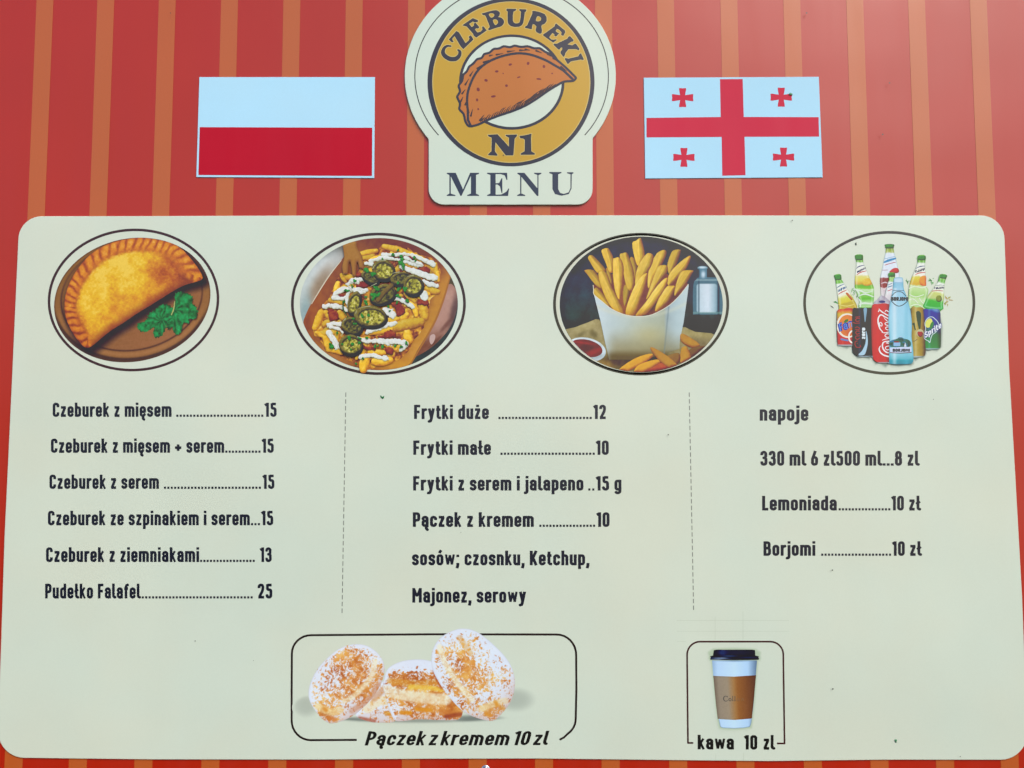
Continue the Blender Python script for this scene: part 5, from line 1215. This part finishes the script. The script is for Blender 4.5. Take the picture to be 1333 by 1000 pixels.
def sugar(f, seed, mouth=(), crumb=(), tone=0, L=(-.3, -.8), bandpts=None, dark=()):
    def c(X, Y, D):
        wx, wy = X + 22 * (fbm(X, Y, 26, seed + 1) - .5), Y + 22 * (fbm(X, Y, 26, seed + 2) - .5)
        n1, n2 = fbm(X, Y, 60, seed), fbm(wx, wy, 12, seed + 7, 3)
        n3 = 1 - np.abs(2 * fbm(wx, wy, 12, seed + 11, 3) - 1) * 2.6      # ridged: crusts of sugar
        n4 = vnoise(X, Y, 3.4, seed + 14)
        dough = ramp(np.clip(.5 + 1.5 * (n1 - .5) + .7 * (n2 - .5), 0, 1), [(0, (180, 98, 44)), (.5, (218, 150, 72)), (1, (238, 198, 116))])
        gx, gy = numgrad(f, X, Y)
        rim = np.exp(-D / 16)
        s = .40 + .42 * (n3 - .35) + .7 * (n2 - .5) + .26 * (n4 - .5) + .42 * rim + .22 * rim * (gx * L[0] + gy * L[1]) + tone + .9 * (fbm(X, Y, 90, seed + 3) - .5)
        for (x, y, rx, ry, k) in dark: s = s + k * np.exp(-((X - x) / rx) ** 2 - ((Y - y) / ry) ** 2)
        out = mix(dough, (222, 234, 252), .95 * smooth((s - .2) / .46))
        if bandpts is not None:
            for pts, r, col, k in bandpts:
                d = f_stroke(pts, r, 4)(X, Y)
                out = mix(out, col, k * smooth(.5 - d / (12 + 4 * 0)) * (.55 + .7 * (n2 - .1)))
        out = mix(out, (184, 110, 66), .30 * smooth((gx * .5 + gy * .85) * 1.2) * np.exp(-D / 40))
        return mix(out, (150, 132, 140), .25 * np.exp(-D / 2.5))
    return c
fq = f_smooth([(328, 424), (322, 400), (380, 335), (440, 262), (480, 290), (500, 430), (430, 447), (380, 443)], 4)
pic.add('doughnut', fq, sugar(fq, 44, tone=-.02, bandpts=[([(370, 385), (425, 350), (460, 350)], 20, (236, 218, 168), .7), ([(335, 428), (400, 440)], 8, (150, 60, 36), .8), ([(452, 405), (470, 408)], 8, (222, 160, 50), 1), ([(400, 340), (440, 300)], 14, (196, 120, 60), .6)]), 'part of a doughnut seen behind the middle one', cell=.5)
fm = f_smooth([(445, 250), (460, 208), (510, 178), (575, 166), (640, 170), (690, 195), (740, 300), (792, 370), (780, 430), (700, 436), (600, 432), (530, 440), (492, 436), (470, 395), (452, 340), (440, 290)], 4)
pic.add('doughnut', fm, sugar(fm, 31, tone=.06, dark=[(590, 255, 160, 30, -.16), (560, 330, 180, 30, -.5), (700, 400, 110, 50, -.25), (420, 400, 70, 40, -.2), (560, 205, 160, 30, .22), (350, 420, 40, 30, -.6), (770, 400, 40, 40, -.5), (560, 185, 130, 22, .3)],
    bandpts=[([(470, 262), (560, 272), (690, 268)], 13, (216, 150, 50), .6), ([(560, 288), (640, 292), (700, 300)], 10, (236, 196, 70), .9), ([(455, 305), (560, 330), (720, 345)], 24, (236, 232, 208), .85), ([(520, 402), (560, 404)], 9, (222, 146, 34), 1), ([(590, 388), (655, 392)], 9, (222, 150, 38), 1), ([(700, 400), (740, 405)], 14, (206, 130, 60), .8), ([(720, 420), (785, 410)], 9, (140, 54, 40), .9), ([(670, 220), (700, 290)], 10, (176, 80, 40), .8)]), 'middle doughnut behind the other two', cell=.5)
fl = f_smooth([(108, 310), (120, 262), (150, 205), (200, 152), (250, 115), (310, 98), (370, 106), (420, 142), (445, 190), (441, 245), (410, 312), (360, 372), (300, 420), (230, 448), (190, 445), (150, 410), (115, 355)], 4)
pic.add('doughnut', fl, sugar(fl, 3, tone=.0, dark=[(300, 200, 70, 90, -.18), (180, 400, 60, 40, -.5)], bandpts=[([(404, 175), (385, 245), (320, 320), (270, 350)], 11, (238, 232, 200), .85), ([(150, 375), (200, 400), (250, 392)], 15, (236, 216, 160), .9), ([(178, 385), (186, 392)], 8, (214, 136, 40), .9), ([(210, 428), (226, 434)], 10, (206, 120, 60), .8), ([(300, 395), (370, 345), (420, 280)], 12, (196, 120, 72), .5)]), 'left doughnut leaning', cell=.5)
fr_ = f_smooth([(655, 160), (665, 112), (700, 65), (760, 34), (810, 29), (860, 45), (920, 90), (980, 150), (1016, 210), (1027, 280), (1010, 350), (970, 405), (930, 438), (870, 430), (800, 400), (740, 340), (690, 270), (660, 210)], 4)
pic.add('doughnut', fr_, sugar(fr_, 17, tone=.04, dark=[(820, 180, 60, 110, -.16), (920, 390, 60, 45, -.5), (930, 190, 50, 60, .3)], bandpts=[([(690, 110), (715, 180), (770, 270), (835, 345)], 12, (238, 234, 206), .85), ([(880, 385), (930, 365), (985, 350)], 14, (238, 226, 180), .9), ([(940, 355), (946, 368)], 9, (220, 146, 40), .9), ([(900, 410), (912, 414)], 8, (220, 150, 50), .9), ([(968, 380), (974, 384)], 9, (226, 170, 70), .8), ([(780, 70), (830, 140)], 12, (220, 160, 70), .5)]), 'largest doughnut, overlapping the frame line', cell=.5)

# ------------------------------------------------------------------ coffee
CO = (885, 825, 6.25)
zc = lambda p: [(CO[0] + x / CO[2], CO[1] + y / CO[2]) for x, y in p]
pts = [(110, 889), (66, 889), (62, 500), (59, 180)] + [(165 - 106 * math.cos(t), 172 - 107 * math.sin(t)) for t in np.linspace(.1, math.pi / 2, 9)] + [(450, 65)] + [(738 + 104 * math.sin(t), 172 - 107 * math.cos(t)) for t in np.linspace(0, math.pi / 2 - .1, 9)] + [(846, 500), (852, 894), (790, 893)]
FR2 = ink_material('coffee_frame_ink', (66, 34, 34), 960, 900)
frame2 = f_path(zc(pts), 1.12)
V, F = contour(frame2, .5); o = flat('caption_frame', V, F, HI, FR2, menu); tag(o, 'narrow line frame round the coffee cup')
cl = text_run('menu_line', 'kawa', 908.2, 955.4, 975.6, 975.8, 18.8, HI, BLACK, menu); tag(cl, 'caption kawa 10 zl under the coffee cup')
text_run('price', '10', 968.2, 985.8, 975.9, 975.9, 18.8, HI, BLACK, cl); text_run('price', 'zl', 993.8, 1009.4, 975.9, 975.9, 18.8, HI, BLACK, cl)
pic = Picture('coffee_picture', CO[0], CO[1], CO[2], h=HI + .00006, label='printed picture of a takeaway coffee cup with brown sleeve and dark lid')
body_o = [(244, 182), (274, 130), (612, 132), (645, 182), (645, 212), (628, 216), (600, 560), (580, 740), (560, 765), (450, 774), (345, 770), (320, 740), (300, 600), (262, 225), (248, 212)]
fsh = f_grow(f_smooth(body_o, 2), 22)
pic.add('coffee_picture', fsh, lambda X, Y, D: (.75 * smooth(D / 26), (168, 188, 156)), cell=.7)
f = f_poly([(262, 218), (628, 218), (618, 345), (598, 600), (580, 735), (570, 758), (520, 768), (440, 772), (350, 768), (328, 758), (316, 700), (300, 600), (272, 345)])
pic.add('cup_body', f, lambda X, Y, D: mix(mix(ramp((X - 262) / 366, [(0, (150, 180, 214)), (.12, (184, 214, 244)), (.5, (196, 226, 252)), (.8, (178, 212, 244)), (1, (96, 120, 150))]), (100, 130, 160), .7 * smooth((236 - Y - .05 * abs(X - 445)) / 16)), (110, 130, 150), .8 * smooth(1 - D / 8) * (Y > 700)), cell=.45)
f = f_poly([(272, 343), (440, 350), (620, 338), (600, 560), (586, 690), (450, 702), (308, 694), (292, 560)])
pic.add('cup_sleeve', f, lambda X, Y, D: ramp((X - 272 - (Y - 343) * .06) / 330, [(0, (120, 104, 90)), (.12, (150, 136, 118)), (.34, (158, 142, 120)), (.5, (166, 122, 74)), (.58, (150, 98, 54)), (.75, (134, 84, 50)), (1, (98, 60, 44))]) + (10 * (fbm(X, Y, 8, 5) - .5))[:, None] - (14 * np.exp(-D / 5))[:, None], 'brown cardboard sleeve', cell=.45)
strk = [([(388, 515), (375, 508), (362, 512), (355, 528), (362, 545), (376, 549), (390, 544)], [2, 3, 3.5, 4.5, 3.5, 3, 2]), ([(388, 506), (389, 518)], 1.5)]
fz = f_or(*[f_stroke(p, r, 3) for p, r in strk], f_ring(f_ell(408, 537, 9.5, 10.5), 3), f_box(427, 506, 433, 548), f_box(422, 545, 438, 548.5), f_box(445, 506, 451, 548), f_box(440, 545, 456, 548.5))
pic.add('cup_lettering', fz, (92, 86, 80), cell=.32)
pic.add('cup_lettering', f_or(f_box(465, 524, 469, 548), f_box(480, 524, 484, 548), f_box(461, 545, 488, 548), f_stroke([(502, 546), (508, 526), (516, 530), (520, 546)], 1.8)), (128, 102, 74), cell=.32)
f = f_smooth([(246, 184), (270, 178), (276, 134), (300, 130), (590, 130), (612, 135), (614, 178), (642, 184), (640, 194), (646, 206), (640, 213), (440, 216), (250, 212), (246, 204), (252, 194)], 1)
pic.add('cup_lid', f, blobs((10, 12, 40), [(350, 152, 34, 22, 0, (44, 84, 140), .8), (440, 152, 150, 20, 0, (18, 26, 66), .6), (330, 200, 70, 7, 0, (150, 176, 204), .75), (400, 182, 60, 5, 0, (60, 86, 130), .8), (560, 194, 70, 4, 0, (50, 66, 110), .7), (300, 215, 50, 6, 0, (190, 210, 230), .7)], 5, 10, 4), 'dark plastic lid', cell=.4)
